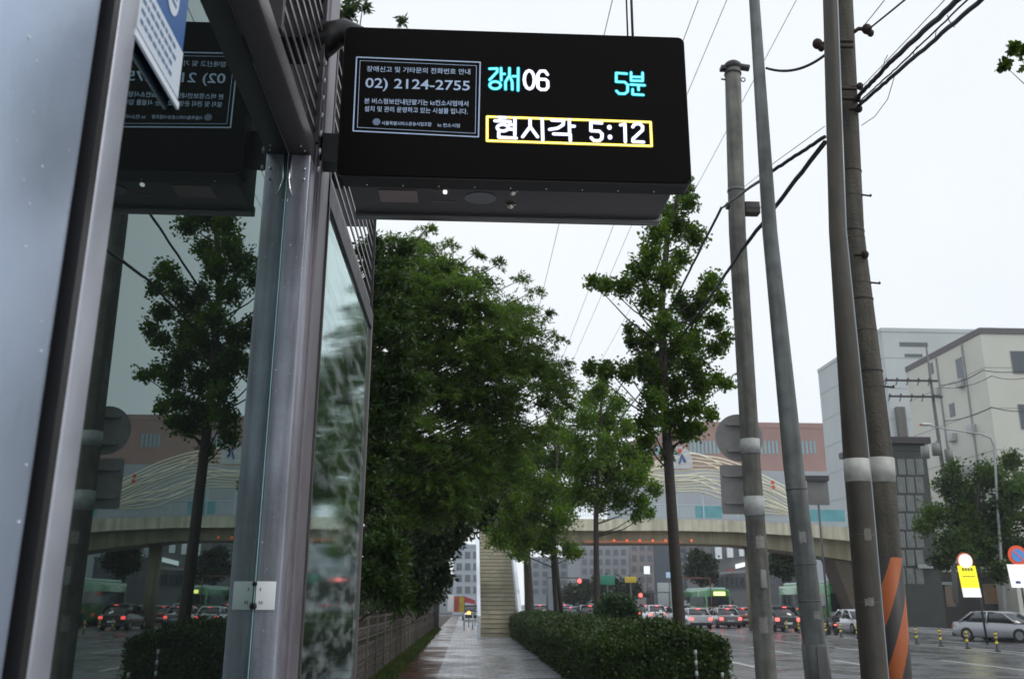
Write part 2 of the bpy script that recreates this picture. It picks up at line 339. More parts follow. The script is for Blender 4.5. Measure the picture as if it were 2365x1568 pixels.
G = 'ginkgo trees in a row beside the hedge'
px_tree('ginkgo_tree', 'tall dark ginkgo with long side branches standing right of the display board', 'tree', 18.3,
    [(1567, 1450), (1556, 1200), (1535, 930), (1525, 700), (1545, 540), (1572, 430)],
    [(1578, 440, 26), (1590, 470, 24), (1545, 492, 32), (1518, 540, 34), (1600, 545, 34), (1560, 520, 34), (1370, 652, 17), (1400, 658, 22), (1440, 664, 27), (1480, 630, 40), (1500, 590, 36),
     (1500, 690, 36), (1540, 640, 40), (1570, 600, 32), (1640, 655, 30), (1668, 690, 20), (1620, 690, 32), (1598, 730, 36), (1652, 745, 30), (1675, 782, 20), (1600, 790, 42), (1540, 750, 42), (1495, 790, 40),
     (1365, 852, 19), (1400, 850, 24), (1445, 856, 27), (1490, 848, 36), (1540, 835, 46), (1600, 845, 42), (1650, 805, 24), (1560, 895, 40), (1620, 890, 32), (1660, 878, 22), (1682, 886, 13),
     (1510, 925, 30), (1500, 975, 34), (1492, 1020, 30), (1555, 960, 32), (1600, 945, 34), (1640, 955, 20), (1580, 1000, 30), (1610, 990, 20), (1540, 1050, 20), (1460, 790, 20), (1450, 760, 12), (1515, 880, 36), (1570, 800, 36), (1575, 700, 32)],
    L_ginkgo, rad=(.14, .045), leaf=(.068, .076), dens=3.8, group=G, dy=.9, jit=.045, limb=.026, rs=1.06)
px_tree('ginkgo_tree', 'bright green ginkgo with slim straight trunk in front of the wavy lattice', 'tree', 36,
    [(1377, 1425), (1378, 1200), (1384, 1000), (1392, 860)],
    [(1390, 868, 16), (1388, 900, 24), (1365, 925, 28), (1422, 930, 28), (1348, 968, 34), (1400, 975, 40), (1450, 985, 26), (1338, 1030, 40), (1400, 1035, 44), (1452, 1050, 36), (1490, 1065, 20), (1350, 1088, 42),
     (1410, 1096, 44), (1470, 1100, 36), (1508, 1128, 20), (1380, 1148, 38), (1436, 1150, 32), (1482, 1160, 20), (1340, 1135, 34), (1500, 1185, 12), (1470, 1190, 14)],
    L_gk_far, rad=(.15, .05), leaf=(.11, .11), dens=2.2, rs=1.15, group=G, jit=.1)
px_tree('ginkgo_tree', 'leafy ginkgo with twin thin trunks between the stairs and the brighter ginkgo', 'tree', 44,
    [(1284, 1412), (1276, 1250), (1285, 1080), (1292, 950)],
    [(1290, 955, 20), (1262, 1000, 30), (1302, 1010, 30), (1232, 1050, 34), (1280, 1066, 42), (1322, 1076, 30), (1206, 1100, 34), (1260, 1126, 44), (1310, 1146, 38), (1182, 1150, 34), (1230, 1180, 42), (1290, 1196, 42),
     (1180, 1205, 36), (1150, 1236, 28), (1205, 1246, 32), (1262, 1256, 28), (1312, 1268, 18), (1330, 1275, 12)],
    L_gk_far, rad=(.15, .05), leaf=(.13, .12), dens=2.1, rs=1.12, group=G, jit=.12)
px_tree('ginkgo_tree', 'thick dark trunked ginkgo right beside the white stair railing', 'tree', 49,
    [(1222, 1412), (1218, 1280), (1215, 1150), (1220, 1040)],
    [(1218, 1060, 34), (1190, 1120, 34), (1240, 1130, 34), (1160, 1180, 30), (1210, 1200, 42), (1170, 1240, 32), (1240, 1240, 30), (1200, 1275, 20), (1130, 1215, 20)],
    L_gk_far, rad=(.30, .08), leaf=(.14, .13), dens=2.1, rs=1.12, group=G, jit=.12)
lt = MB(); a = at_y(1268, 1412, 44); b_ = at_y(1270, 1200, 44.2)

# drooping feathery tree over the path and its neighbours
def inpoly(x, y, P):
    c = False; j = len(P)-1
    for i in range(len(P)):
        if (P[i][1] > y) != (P[j][1] > y) and x < (P[j][0]-P[i][0])*(y-P[i][1])/(P[j][1]-P[i][1])+P[i][0]: c = not c
        j = i
    return c
def fill(P, step, r, holes=()):
    xs = [p[0] for p in P]; ys = [p[1] for p in P]; out = []
    y = min(ys)
    while y < max(ys):
        x = min(xs)
        while x < max(xs):
            a, b = x+random.uniform(-.45, .45)*step, y+random.uniform(-.45, .45)*step
            if inpoly(a, b, P) and not any((a-h[0])**2+(b-h[1])**2 < h[2]**2 for h in holes): out.append((a, b, r*random.uniform(.75, 1.25)))
            x += step
        y += step
    return out
holes = [(992, 975, 26), (985, 1078, 30), (1010, 1105, 18), (1050, 940, 14), (960, 930, 10), (1095, 945, 14), (1150, 960, 18), (1200, 985, 16), (1230, 925, 12), (940, 1010, 14), (1085, 900, 10)]
P1 = [(860, 575), (905, 540), (975, 548), (1040, 600), (1100, 655), (1160, 690), (1215, 750), (1240, 810), (1275, 870), (1285, 920), (1250, 975), (1195, 1015), (1160, 1080), (1120, 1160), (1080, 1200), (900, 1220), (850, 1000)]
px_tree('feathery_tree', 'large feathery leaved tree arching over the path below the display board', 'tree', 20,
    [(775, 1395), (790, 1200), (815, 1000), (850, 800), (880, 640)], fill(P1, 33, 34, holes)+[(985, 528, 11), (1040, 566, 12), (1095, 588, 11), (1150, 612, 12), (1200, 648, 13), (1232, 672, 14), (1258, 725, 14), (1282, 782, 14), (1300, 838, 14), (1308, 888, 14), (1300, 935, 13), (1270, 985, 14)],
    L_feather, rad=(.2, .05), leaf=(.115, .034), dens=1.35, shape='leaf', droop=.34, bias=(.8, -.15, .32), dy=1.7, jit=.022, flat=.35, rs=2.1, nl=30)
P2 = [(838, 500), (870, 520), (940, 545), (950, 640), (930, 760), (960, 900), (930, 1050), (900, 1180), (935, 1300), (925, 1385), (838, 1395)]
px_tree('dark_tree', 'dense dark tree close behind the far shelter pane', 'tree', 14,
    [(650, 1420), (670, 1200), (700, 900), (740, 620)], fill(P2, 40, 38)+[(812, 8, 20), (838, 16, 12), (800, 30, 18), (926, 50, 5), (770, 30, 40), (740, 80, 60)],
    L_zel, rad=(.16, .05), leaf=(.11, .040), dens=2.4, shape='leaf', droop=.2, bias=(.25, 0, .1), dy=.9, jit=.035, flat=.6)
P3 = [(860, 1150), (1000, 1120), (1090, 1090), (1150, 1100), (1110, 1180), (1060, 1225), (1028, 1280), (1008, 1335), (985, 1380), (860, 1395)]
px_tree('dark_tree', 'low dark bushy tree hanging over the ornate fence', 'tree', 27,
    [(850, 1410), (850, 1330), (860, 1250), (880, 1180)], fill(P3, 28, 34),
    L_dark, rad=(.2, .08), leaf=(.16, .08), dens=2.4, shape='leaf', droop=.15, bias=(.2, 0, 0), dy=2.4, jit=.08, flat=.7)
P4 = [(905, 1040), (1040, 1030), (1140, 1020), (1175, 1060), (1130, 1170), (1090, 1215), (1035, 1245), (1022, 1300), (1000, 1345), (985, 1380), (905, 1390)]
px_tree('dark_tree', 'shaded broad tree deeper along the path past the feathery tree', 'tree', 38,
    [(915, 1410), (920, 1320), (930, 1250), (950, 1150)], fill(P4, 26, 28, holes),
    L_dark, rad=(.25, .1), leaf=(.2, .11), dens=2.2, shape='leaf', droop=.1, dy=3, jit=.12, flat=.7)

def world_tree(name, label, x, y, h, rx, ry, z0, n, m, leaf, cat='tree', group=None, lean=(0, 0), shape='leaf'):
    root = thing(name, label, cat, (x, y, 0), 0, group)
    t = MB().tube([(x, y, 0), (x+lean[0]*.3, y+.05, h*.35), (x+lean[0], y+lean[1], h*.85)], [.17, .13, .05], 10)
    t.build('trunk', M_bark, root); lm = MB(); Cs = []; Ds = []
    for i in range(n):
        a = random.uniform(0, 2*math.pi); q = random.uniform(0, 1)**.5; zz = random.uniform(z0, h); k = math.sin(math.pi*min(1, max(.12, (zz-z0)/(h-z0)*.86+.14)))**.6
        c = Vector((x+lean[0]*.7+rx*q*k*math.cos(a), y+ry*q*k*math.sin(a), zz)); st = Vector((x+lean[0]*zz/h*.8, y, max(z0*.7, zz-1.2)))
        lm.tube([st, (st+c)/2+Vector((0, 0, .1)), c], [.04, .025, .01], 5, False)
        P, D_ = twigs(c, .75, 28, 14, .15, (0, 0, .1), .07, .7); Cs.append(P); Ds.append(D_)
    lm.build('limbs', M_bark, root)
    C = np.concatenate(Cs); D_ = np.concatenate(Ds); k = len(C)
    leaves_obj('crown', C, D_, leaf[0]*rng.uniform(.7, 1.2, k), leaf[1]*rng.uniform(.7, 1.2, k), m, root, shape); rebase(root); return root
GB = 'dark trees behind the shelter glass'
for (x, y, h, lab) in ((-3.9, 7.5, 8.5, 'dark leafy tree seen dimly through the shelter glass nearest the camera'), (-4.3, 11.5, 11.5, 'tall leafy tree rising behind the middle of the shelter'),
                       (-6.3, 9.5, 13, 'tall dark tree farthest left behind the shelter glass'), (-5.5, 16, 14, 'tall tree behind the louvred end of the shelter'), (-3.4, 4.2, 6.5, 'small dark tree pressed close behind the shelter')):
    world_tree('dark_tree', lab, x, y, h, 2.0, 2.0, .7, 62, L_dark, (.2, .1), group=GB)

# right hand street tree across the road, and the tree whose twigs enter at the top right
px_tree('street_tree', 'bushy green street tree behind the yellow stop sign across the road', 'tree', 54,
    [(2262, 1395), (2258, 1300), (2255, 1200), (2260, 1120)],
    [(2200, 1125, 44), (2282, 1100, 42), (2345, 1135, 44), (2160, 1190, 34), (2230, 1195, 52), (2300, 1215, 52), (2200, 1255, 44), (2270, 1280, 44), (2345, 1270, 44), (2133, 1215, 20), (2200, 1080, 18), (2335, 1065, 28),
     (2240, 1150, 40), (2320, 1170, 40), (2390, 1200, 44), (2175, 1295, 24), (2310, 1320, 24), (2390, 1120, 34), (2250, 1235, 44), (2240, 1310, 24)],
    leafmat('street_leaf', (.006, .020, .003), (.06, .13, .018), .35, .6), rad=(.2, .08), leaf=(.2, .17), dens=1.1, jit=.15, base_z=-.15)
px_tree('street_tree', 'tree outside the right edge whose twigs reach into the sky', 'tree', 9,
    [(2590, 1500), (2560, 900), (2500, 300)], [(2318, 150, 8), (2338, 112, 9), (2365, 118, 14), (2400, 160, 40), (2460, 200, 60), (2520, 260, 70), (2600, 120, 80), (2480, 60, 60), (2560, 420, 80), (2660, 300, 80)],
    L_ginkgo, rad=(.1, .03), leaf=(.07, .08), dens=1.5, dy=.25, jit=.02, limb=.012)
px_tree('street_tree', 'dark street tree under the right part of the footbridge', 'tree', 92,
    [(1812, 1400), (1812, 1340), (1815, 1290)], [(1800, 1290, 24), (1830, 1280, 22), (1815, 1320, 20), (1790, 1312, 16), (1840, 1305, 16), (1800, 1265, 18)],
    L_dark, rad=(.2, .1), leaf=(.3, .26), dens=.9, jit=.2, base_z=-.15)
px_tree('street_tree', 'hazy tree left of the lit shop building beyond the footbridge', 'tree', 118,
    [(1622, 1400), (1622, 1350), (1620, 1300)], [(1610, 1290, 18), (1635, 1300, 18), (1620, 1325, 20), (1600, 1320, 14), (1640, 1330, 14)],
    L_dark, rad=(.2, .1), leaf=(.4, .35), dens=.9, jit=.3, base_z=-.15)
px_tree('street_tree', 'hazy tree between the two traffic lights beyond the bridge', 'tree', 140,
    [(1425, 1400), (1425, 1370), (1425, 1345)], [(1390, 1360, 24), (1425, 1365, 26), (1455, 1360, 20), (1350, 1370, 22), (1320, 1372, 22)],
    L_dark, rad=(.2, .1), leaf=(.5, .4), dens=.8, jit=.35, base_z=-.15)

# hedge, shrub, grass
def hedge(name, label, x0, x1, y0, y1, h, n, cat='hedge'):
    root = thing(name, label, cat, ((x0+x1)/2, y0, 0))
    core = MB().bbox(x0+.12, x1-.12, y0+.12, y1-.1, 0, h-.1, .25); core.build('branches', mat('hedge_core', (.012, .016, .007), .9, var=.5, scale=6), root)
    f = rng.uniform(0, 1, n); C = np.zeros((n, 3))
    yy = y0+(y1-y0)*rng.uniform(0, 1, n)**1.5; xx = rng.uniform(x0, x1, n); zz = rng.uniform(.03, h, n)
    C[:, 0] = xx; C[:, 1] = yy; C[:, 2] = h
    a = f < .28; C[a, 0] = x0; C[a, 2] = zz[a]
    b = (f >= .28) & (f < .42); C[b, 1] = y0; C[b, 2] = zz[b]
    c = (f >= .42) & (f < .5); C[c, 0] = x1; C[c, 2] = zz[c]
    d = (f >= .5) & (f < .56); C[d, 1] = y0+rng.uniform(0, 2, d.sum()); 
    # rounded near corners and lumpy surface
    lump = .07*np.sin(C[:, 1]*.9+C[:, 0]*3)+.07*np.sin(C[:, 1]*2.3+C[:, 0]*1.7)+.05*np.sin(C[:, 1]*5.1+1)+.04*np.sin(C[:, 0]*6+C[:, 2]*5)
    cx = (x0+x1)/2; k = np.clip((C[:, 1]-y0)/.5, 0, 1); sh = .22*(1-k)
    C[:, 0] = cx+(C[:, 0]-cx)*(1-sh*.5); C[:, 2] *= (1-.10*(1-k)); C[:, 2] += lump*(C[:, 2]/h)
    edge = (np.abs(C[:, 0]-cx)/((x1-x0)/2))**6; C[:, 2] -= .16*edge*(C[:, 2] > h*.9)
    C += rng.normal(size=C.shape)*.045
    D_ = rng.normal(size=C.shape)+np.array([0, 0, .5]); leaves_obj('foliage', C, D_, .06*rng.uniform(.7, 1.3, n), .045*rng.uniform(.7, 1.3, n), L_hedge, root, 'leaf'); rebase(root); return root
hedge('trimmed_hedge', 'long dark trimmed hedge running between the wet path and the road', 2.3, 4.74, 16.9, 48, 1.06, 110000)
hedge('overgrown_hedge', 'dark overgrown hedge growing behind the ornate metal fence', -4.2, -2.15, 12, 62, 1.75, 90000)
sb = thing('round_shrub', 'rounded shrub poking up behind the hedge', 'shrub', tuple(at_z(1425, 1450, 0)*1.0)); 
C = []; D_ = []
for (a, b, r) in ((1425, 1405, 34), (1395, 1412, 24), (1455, 1412, 24), (1410, 1392, 22), (1440, 1392, 22), (1425, 1430, 34), (1385, 1425, 20), (1465, 1425, 18)):
    c = at_y(a, b, 27+random.uniform(-.3, .3)); P, q = twigs(c, r/ppm(27), 60, 14, 0, (0, 0, .3), .04); C.append(P); D_.append(q)
C = np.concatenate(C); D_ = np.concatenate(D_)
q0 = at_y(1425, 1440, 27); sb.location = (q0.x, q0.y, 0)
leaves_obj('foliage', C, D_, .07, .06, leafmat('shrub_leaf', (.02, .05, .02), (.06, .12, .045), .2), sb, 'leaf'); rebase(sb)
st_ = MB()
for i in range(7): st_.tube([(q0.x, q0.y, 0), (q0.x+random.uniform(-.3, .3), q0.y+random.uniform(-.3, .3), q0.z)], [.015, .006], 5)
st_.build('stems', M_bark, sb); rebase(type('o', (), {'children': [sb.children[-1]], 'location': sb.location})())
n = 26000; C = np.zeros((n, 3)); C[:, 0] = -1.92+rng.uniform(0, 1, n)**1.3*.42+.05*np.sin(rng.uniform(0, 50, n)); C[:, 1] = 12+48*rng.uniform(0, 1, n)**1.4; C[:, 2] = .0
D_ = rng.normal(size=(n, 3))*.45+np.array([.1, 0, 1]); g = leaves_obj('grass_strip', C, D_, rng.uniform(.08, .22, n), .025, leafmat('grass_blade', (.03, .06, .012), (.09, .13, .03), .3), None, 'leaf'); tag(g, kind='stuff')

# ================================================================== ORNATE FENCE
fr = thing('ornate_fence', 'low grey ornamental metal fence along the left edge of the path', 'fence', (-1.9, 10, 0))
M_fence = mat('fence_metal', (.13, .115, .095), .5, .4, .2, 20)
def panel_mb():
    p = MB(); L = 1.96; H = 1.22
    for z, h in ((.12, .018), (.95, .014), (1.14, .02)): p.box(-.014, .014, 0, L, z-h, z+h)
    n = 6
    for i in range(n):
        y = L*(i+.5)/n; p.box(-.009, .009, y-.009, y+.009, .1, H+.05); p.ball((0, y, H+.08), (.02, .02, .05), 6, 4)
        r = .105; yc = L*(i+1)/n if i < n-1 else None
        p.tube([(0, y+.10*math.cos(t)*(1 if i % 2 else -1), 1.045+.06*math.sin(t)) for t in [2*math.pi*k/10 for k in range(11)]], .009, 4, False)
        if yc:
            p.tube([(0, yc+r*math.cos(t), .70+r*1.3*math.sin(t)) for t in [2*math.pi*k/14 for k in range(15)]], .011, 5, False)
            p.tube([(0, yc+.10*math.sin(t*2), .14+.40*t/3.14) for t in [math.pi*k/10 for k in range(11)]], .010, 5, False)
            p.tube([(0, yc-.10*math.sin(t*2), .14+.40*t/3.14) for t in [math.pi*k/10 for k in range(11)]], .010, 5, False)
    return p
pm = panel_mb().build('scroll_panel', M_fence, fr); fp = MB().bbox(-.035, .035, -.035, .035, 0, 1.36, .012); fp.ball((0, 0, 1.39), .045, 10, 6); po = fp.build('fence_post', M_fence, fr)
pm.location = (0, 0, 0); 
for i in range(1, 26):
    c = pm.copy(); col.objects.link(c); c.parent = fr; c.location = (0, 2*i, 0)
    c = po.copy(); col.objects.link(c); c.parent = fr; c.location = (0, 2*i-.02, 0)
po.location = (0, -.02, 0); fr.location = (-1.9, 9, 0)

# ================================================================== BUS SHELTER
XG = -.562; XO = -.494; YP = 2.58
sh = thing('bus_shelter', 'aluminium and glass bus shelter filling the left side', 'bus shelter', (XG, 2, 0))
ZR = 2.92
cl = MB().bbox(-.76, -.553, .93, 1.222, 0, 3.6, .03); cl.build('cladding_column', mat('satin_panel', (.47, .545, .68), .38, .7, .08, 3, .03, 50), sh)
cf = MB(); cf.bbox(XG-.03, XG+.012, 1.262, 1.332, 0, ZR-.003, .006); cf.build('pane_frame', mat('frame_alu', (.42, .43, .48), .42, .6, .08, 9, .03, 60), sh)
MB().box(XG-.075, XG+.0105, 1.24, 1.2615, 0, ZR-.002).build('gap_strip', M_black, sh)  # black strip standing for the dark gap beside the pane frame
MB().box(XG-.008, XG, 1.325, YP+.02, .25, ZR-.001).build('glass_pane', glassmat('tinted_glass', (.10, .14, .12), 2.7), sh)
MB().box(XG-.006, XG+.0015, YP-.004, YP, 0, ZR).build('pane_edge', mat('glass_edge', (.35, .55, .60), .3), sh)
ps = MB(); ps.bbox(XG+.0005, XO, YP, YP+.09, 0, ZR, .005); ps.build('post', M_alu, sh)
ps = MB(); ps.bbox(XG+.012, XO+.002, YP+.093, 2.93, 0, 3.95, .006); ps.bbox(XG+.02, XO+.010, 2.72, 2.76, 0, 3.93, .003); ps.build('column', M_aludark, sh)
bm_ = MB(); bm_.bbox(XG-.0005, XO, .4, YP+.085, ZR+.002, ZR+.07, .004); bm_.build('top_rail', mat('underside_rail', (.10, .085, .09), .45, .5, .1, 8), sh)
M_riv = mat('rivet', (.6, .6, .62), .25, .9)
for i, (x, y) in enumerate(((XG+.045, YP-.05), (XG+.052, YP-.02))): MB().ball((x, y, ZR+.001), (.004, .004, .003), 8, 5).build('rivet', M_riv, sh)
for z in (ZR-.05, ZR-.085): MB().ball((XO-.016, YP-.001, z), .0045, 8, 5).build('rivet', M_riv, sh)
lk = MB(); lk.tube([(XG+.008, YP-.008, ZR-.005), (XG+.008, YP-.008, ZR-.09), (XG+.014, YP-.014, ZR-.12), (XG+.022, YP-.014, ZR-.145)], .003, 8); lk.bbox(XG+.003, XG+.013, YP-.006, YP-.0005, ZR-.085, ZR-.01, .001); lk.build('latch', mat('bright_steel', (.6, .6, .62), .25, 1), sh)
lv = MB()
for i in range(9):
    z = 3.03+.06*i
    for (a, b) in ((2.08, YP+.09), (2.935, 4.42)): lv.box(XO-.010, XO-.006, a, b, z+.01, z+.026)
lv.build('louvres', mat('louvre_metal', (.11, .10, .105), .4, .5, .1, 20), sh)
lf = MB()
for (a, b) in ((2.05, YP+.092), (2.932, 4.44)):
    lf.box(XO-.036, XO+.004, a, a+.025, ZR+.08, 3.60); lf.box(XO-.036, XO+.004, b-.012, b, 3.005, 3.60); lf.box(XO-.037, XO+.005, a+.001, b-.001, 3.58, 3.62)
lf.build('louvre_frame', M_dark, sh)
MB().box(XO-.045, XO+.006, 2.932, 4.46, ZR, 3.005).build('end_rail', M_dark, sh)
MB().box(XO-.012, XO-.004, 2.95, 4.43, .25, ZR-.002).build('end_glass_pane', glassmat('wet_glass', (.6, .66, .63), 3.4, .05, 120, (.50, .56, .55)), sh)
MB().box(XO-.034, XO-.026, 2.96, 4.42, .26, 1.78).build('brown_reflection', mat('brown_reflection', (.20, .085, .055), .6, var=.3, scale=4, stain=8), sh)  # added board; its brown stands in for a reflection in the lower pane
ef = MB(); ef.bbox(XO-.035, XO+.008, 4.43, 4.465, 0, 3.003, .006); ef.box(XO-.02, XO+.008, 2.932, 2.948, 0, ZR); ef.box(XO-.02, XO+.004, 2.948, 4.43, .18, .25); ef.build('end_frame', mat('end_frame_metal', (.10, .09, .085), .45, .4, .1, 10), sh)
rf = MB(); rf.box(-2.2, XO-.06, .2, 4.9, 3.66, 3.74); rf.build('roof', mat('frosted_roof', (.42, .43, .45), .5, 0, .1, 3), sh)
for y in (.9, 2.0, 3.1, 4.2): MB().box(-2.15, XO-.065, y-.03, y+.03, 3.58, 3.658).build('roof_rib', M_dark, sh)
for y in (1.2, 2.7, 4.4): MB().bbox(-2.1, -2.02, y-.04, y+.04, 0, 3.58, .006).build('rear_post', M_aludark, sh)
bn = MB(); bn.box(-1.75, -1.35, 1.4, 4.0, .44, .48); bn.box(-1.6, -1.5, 1.5, 1.6, 0, .44); bn.box(-1.6, -1.5, 3.8, 3.9, 0, .44); bn.build('bench', mat('bench_wood', (.10, .06, .035), .6, var=.3), sh)
sh.location = (0, 0, 0)

M_water = mat('water_bead', (.75, .78, .82), .05, spec=1)
k = MB()
for i in range(34):
    y = random.uniform(1.0, 1.19); z = random.uniform(1.35, 2.35); r = random.uniform(.0008, .0022); k.ball((-.5525, y, z), (r*.5, r*1.6, r), 8, 6)
for i in range(26):
    r = random.uniform(.0006, .0016); k.ball((random.uniform(XG+.006, XO-.004), YP-.0003, random.uniform(1.4, 2.85)), (r, r*.5, r*1.3), 8, 6)
tag(k.build('water_beads', M_water, sh), kind='stuff')

# white sticker plate on the post, beside its own mirror image in the glass
hp = thing('sticker_plate', 'small white sticker plate low on the shelter post next to the glass', 'sticker plate')
q1 = at_y(602, 1342, YP-.01); q2 = at_y(632, 1408, YP-.01); M_plate = mat('white_plate', (.85, .86, .88), .35)
pl = MB(); pl.bbox(XG+.004, q2.x, YP-.004, YP-.0005, q2.z, q1.z, .001); pl.build('plate', M_plate, hp)
pl = MB(); pl.ball((XG+.004, YP-.006, q2.z+.010), (.006, .006, .009), 12, 8); pl.build('clip', M_black, hp)
pl = MB(); pl.ball((XG+.003, YP-.006, q1.z-.006), (.004, .005, .006), 12, 8); pl.build('clip', M_black, hp)
pl = MB(); zm = (q1.z+q2.z)/2
for dx, dz in ((.016, .016), (.016, -.018), (.022, -.018)): pl.box(XG+dx-.0018, XG+dx+.0018, YP-.0048, YP-.0041, zm+dz-.004, zm+dz+.004)
pl.build('printing', M_grey, hp)

# poster on the near pane
pz0, pz1, py0, py1 = 2.485, 3.0, 1.322, 1.556
pt = thing('blue_poster', 'blue and white notice fixed at the top of the near glass pane', 'poster')
MB().box(XG+.006, XG+.009, py0, py1, pz0, 2.90).build('sheet', mat('poster_blue', (.02, .10, .30), .45), pt)
MB().box(XG+.0095, XG+.0105, py0, py1, pz0+.018, pz0+.115).build('white_field', mat('poster_white', (.62, .68, .76), .5), pt)
MB().box(XG+.0095, XG+.014, py0, py1, pz0-.004, pz0+.009).build('edge_strip', mat('poster_edge', (.8, .85, .92), .3), pt)
ov = MB(); poly = [(1.475+.032*math.cos(t), pz0+.185+.04*math.sin(t)) for t in [2*math.pi*k/24 for k in range(24)]]; ov.prism(poly, XG+.0095, XG+.0105, 'x'); ov.build('white_oval', mat('poster_white', (0, 0, 0)), pt)
ln = MB()
for r_ in range(4):
    y = py0+.02
    while y < py1-.05:
        w = random.uniform(.008, .02); ln.box(XG+.011, XG+.0115, y, y+w, pz0+.035+.02*r_, pz0+.042+.02*r_); y += w+.006
for k in range(3):
    ln.box(XG+.011, XG+.0115, 1.457, 1.493, pz0+.168+.015*k, pz0+.174+.015*k)
ln.build('printing', mat('poster_ink', (.12, .20, .34), .5), pt)

# ================================================================== DISPLAY BOARD
YS = 2.60
TL, TR, BR, BL = (797, 60), (1585, 87), (1593, 418), (775, 402)
xl = (at_y(*TL, YS).x+at_y(*BL, YS).x)/2; xr = (at_y(*TR, YS).x+at_y(*BR, YS).x)/2
zt = (at_y(*TL, YS).z+at_y(*TR, YS).z)/2; zb = (at_y(*BL, YS).z+at_y(*BR, YS).z)/2
A = []; B = []
for (x, y), (u, v) in zip((TL, TR, BR, BL), ((0, 0), (1, 0), (1, 1), (0, 1))):
    A += [[x, y, 1, 0, 0, 0, -u*x, -u*y], [0, 0, 0, x, y, 1, -v*x, -v*y]]; B += [u, v]
hh = np.linalg.solve(np.array(A, float), np.array(B, float)); HM = np.append(hh, 1).reshape(3, 3)
def face(px, py):
    a = HM @ np.array([px, py, 1.0]); return xl+(xr-xl)*a[0]/a[2], zt+(zb-zt)*a[1]/a[2]
bd = thing('arrival_display', 'black bus arrival display board with cyan and white glowing text', 'display board')
def rrect(x0, x1, z0, z1, r, n=6):
    P = []
    for cx, cz, a0 in ((x1-r, z1-r, 0), (x0+r, z1-r, 90), (x0+r, z0+r, 180), (x1-r, z0+r, 270)):
        for k in range(n+1): t = R(a0+90*k/n); P.append((cx+r*math.cos(t), cz+r*math.sin(t)))
    return P
hs = MB(); hs.prism(rrect(xl, xr, zb-.012, zt, .022), YS+.004, YS+.07); hs.build('housing', mat('housing_metal', (.016, .014, .014), .4, .2, .1, 20, spec=.2), bd)
fc = MB(); fc.prism(rrect(xl+.004, xr-.004, zb-.004, zt-.004, .02), YS, YS+.005); fc.build('screen', M_face, bd)
rb = MB(); rb.bbox(xl+.03, xr-.045, YS+.068, YS+.31, zb-.002, zt-.03, .006); rb.build('rear_box', mat('rear_box_metal', (.085, .075, .078), .45, .2, .1, 15), bd)
rb = MB(); rb.bbox(xl+.028, xr-.043, YS+.285, YS+.325, zb-.014, zb+.02, .004); rb.build('rear_lip', mat('lip_metal', (.16, .155, .155), .25, .7), bd)
# features on the underside
uz = zb-.002
def under(px, py): p = at_z(px, py, uz); return p.x, p.y
def upatch(name, x0, y0, x1, y1, th, m, ell=False):
    a = under(x0, y0); b = under(x1, y1); k = MB()
    if ell:
        cx, cy = (a[0]+b[0])/2, (a[1]+b[1])/2; poly = [(cx+(b[0]-a[0])/2*math.cos(t), cy+(b[1]-a[1])/2*math.sin(t)) for t in [2*math.pi*i/24 for i in range(24)]]
        k.prism(poly, uz-th, uz+.001, 'z')
    else: k.box(a[0], b[0], min(a[1], b[1]), max(a[1], b[1]), uz-th, uz+.001)
    return k.build(name, m, bd)
upatch('access_plate', 874, 437, 966, 466, .004, mat('brown_plate', (.26, .19, .18), .5, .2))
upatch('speaker_grille', 1073, 442, 1145, 470, .004, mat('grille', (.17, .17, .18), .5), True)
upatch('sensor', 1023, 439, 1033, 445, .006, mat('sensor_lamp', (.8, .8, .8), .3, emit=(1, 1, 1), es=.9), True)
upatch('slot', 1000, 464, 1056, 466, .003, M_grey); upatch('slot', 1000, 439, 1020, 440.5, .003, M_grey)
M_bolt = mat('bolt_steel', (.8, .76, .62), .2, .9)
for (a, b) in ((1184, 440), (1179, 471)):
    p = at_z(a, b, uz); k = MB(); k.ball((p.x, p.y, uz-.008), (.012, .012, .01), 12, 8); k.tube([(p.x-.018, p.y, uz-.003), (p.x+.018, p.y, uz-.003)], .002, 6); k.build('bolt', M_bolt, bd)
k = MB()
for i in range(9):
    p = at_z(850+i*82, 428+i*2, uz); k.ball((p.x, YS+.05, zb-.0125), .003, 6, 4)
k.build('screws', M_bolt, bd)
# mounting: rods above, arm at the left
for px in (1472, 1484):
    x, z = face(px, 87); k = MB(); k.tube([(x, YS+.12, z-.05), (x, YS+.12, z+.6)], .0045 if px > 1475 else .003, 8); k.build('hanging_rod', M_dark, bd)
k = MB(); k.tube([(XO-.03, YS+.1, zt-.02), (XO+.02, YS+.1, zt+.03), (XO+.06, YS+.1, zt+.045), (XO+.13, YS+.1, zt+.02), (XO+.16, YS+.1, zt-.03)], [.05, .05, .045, .035, .03], 14)
k.build('cable_conduit', M_black, bd); k = MB(); k.box(XO-.01, xl+.05, YS+.12, YS+.2, zb+.1, zb+.2); k.build('mounting_arm', M_black, bd)
k = MB()
for i in range(7): k.ball((XO+.018, YS+.02, zb+.02+i*.062), (.006, .006, .012), 8, 6)
k.build('side_fixings', M_alu, bd)

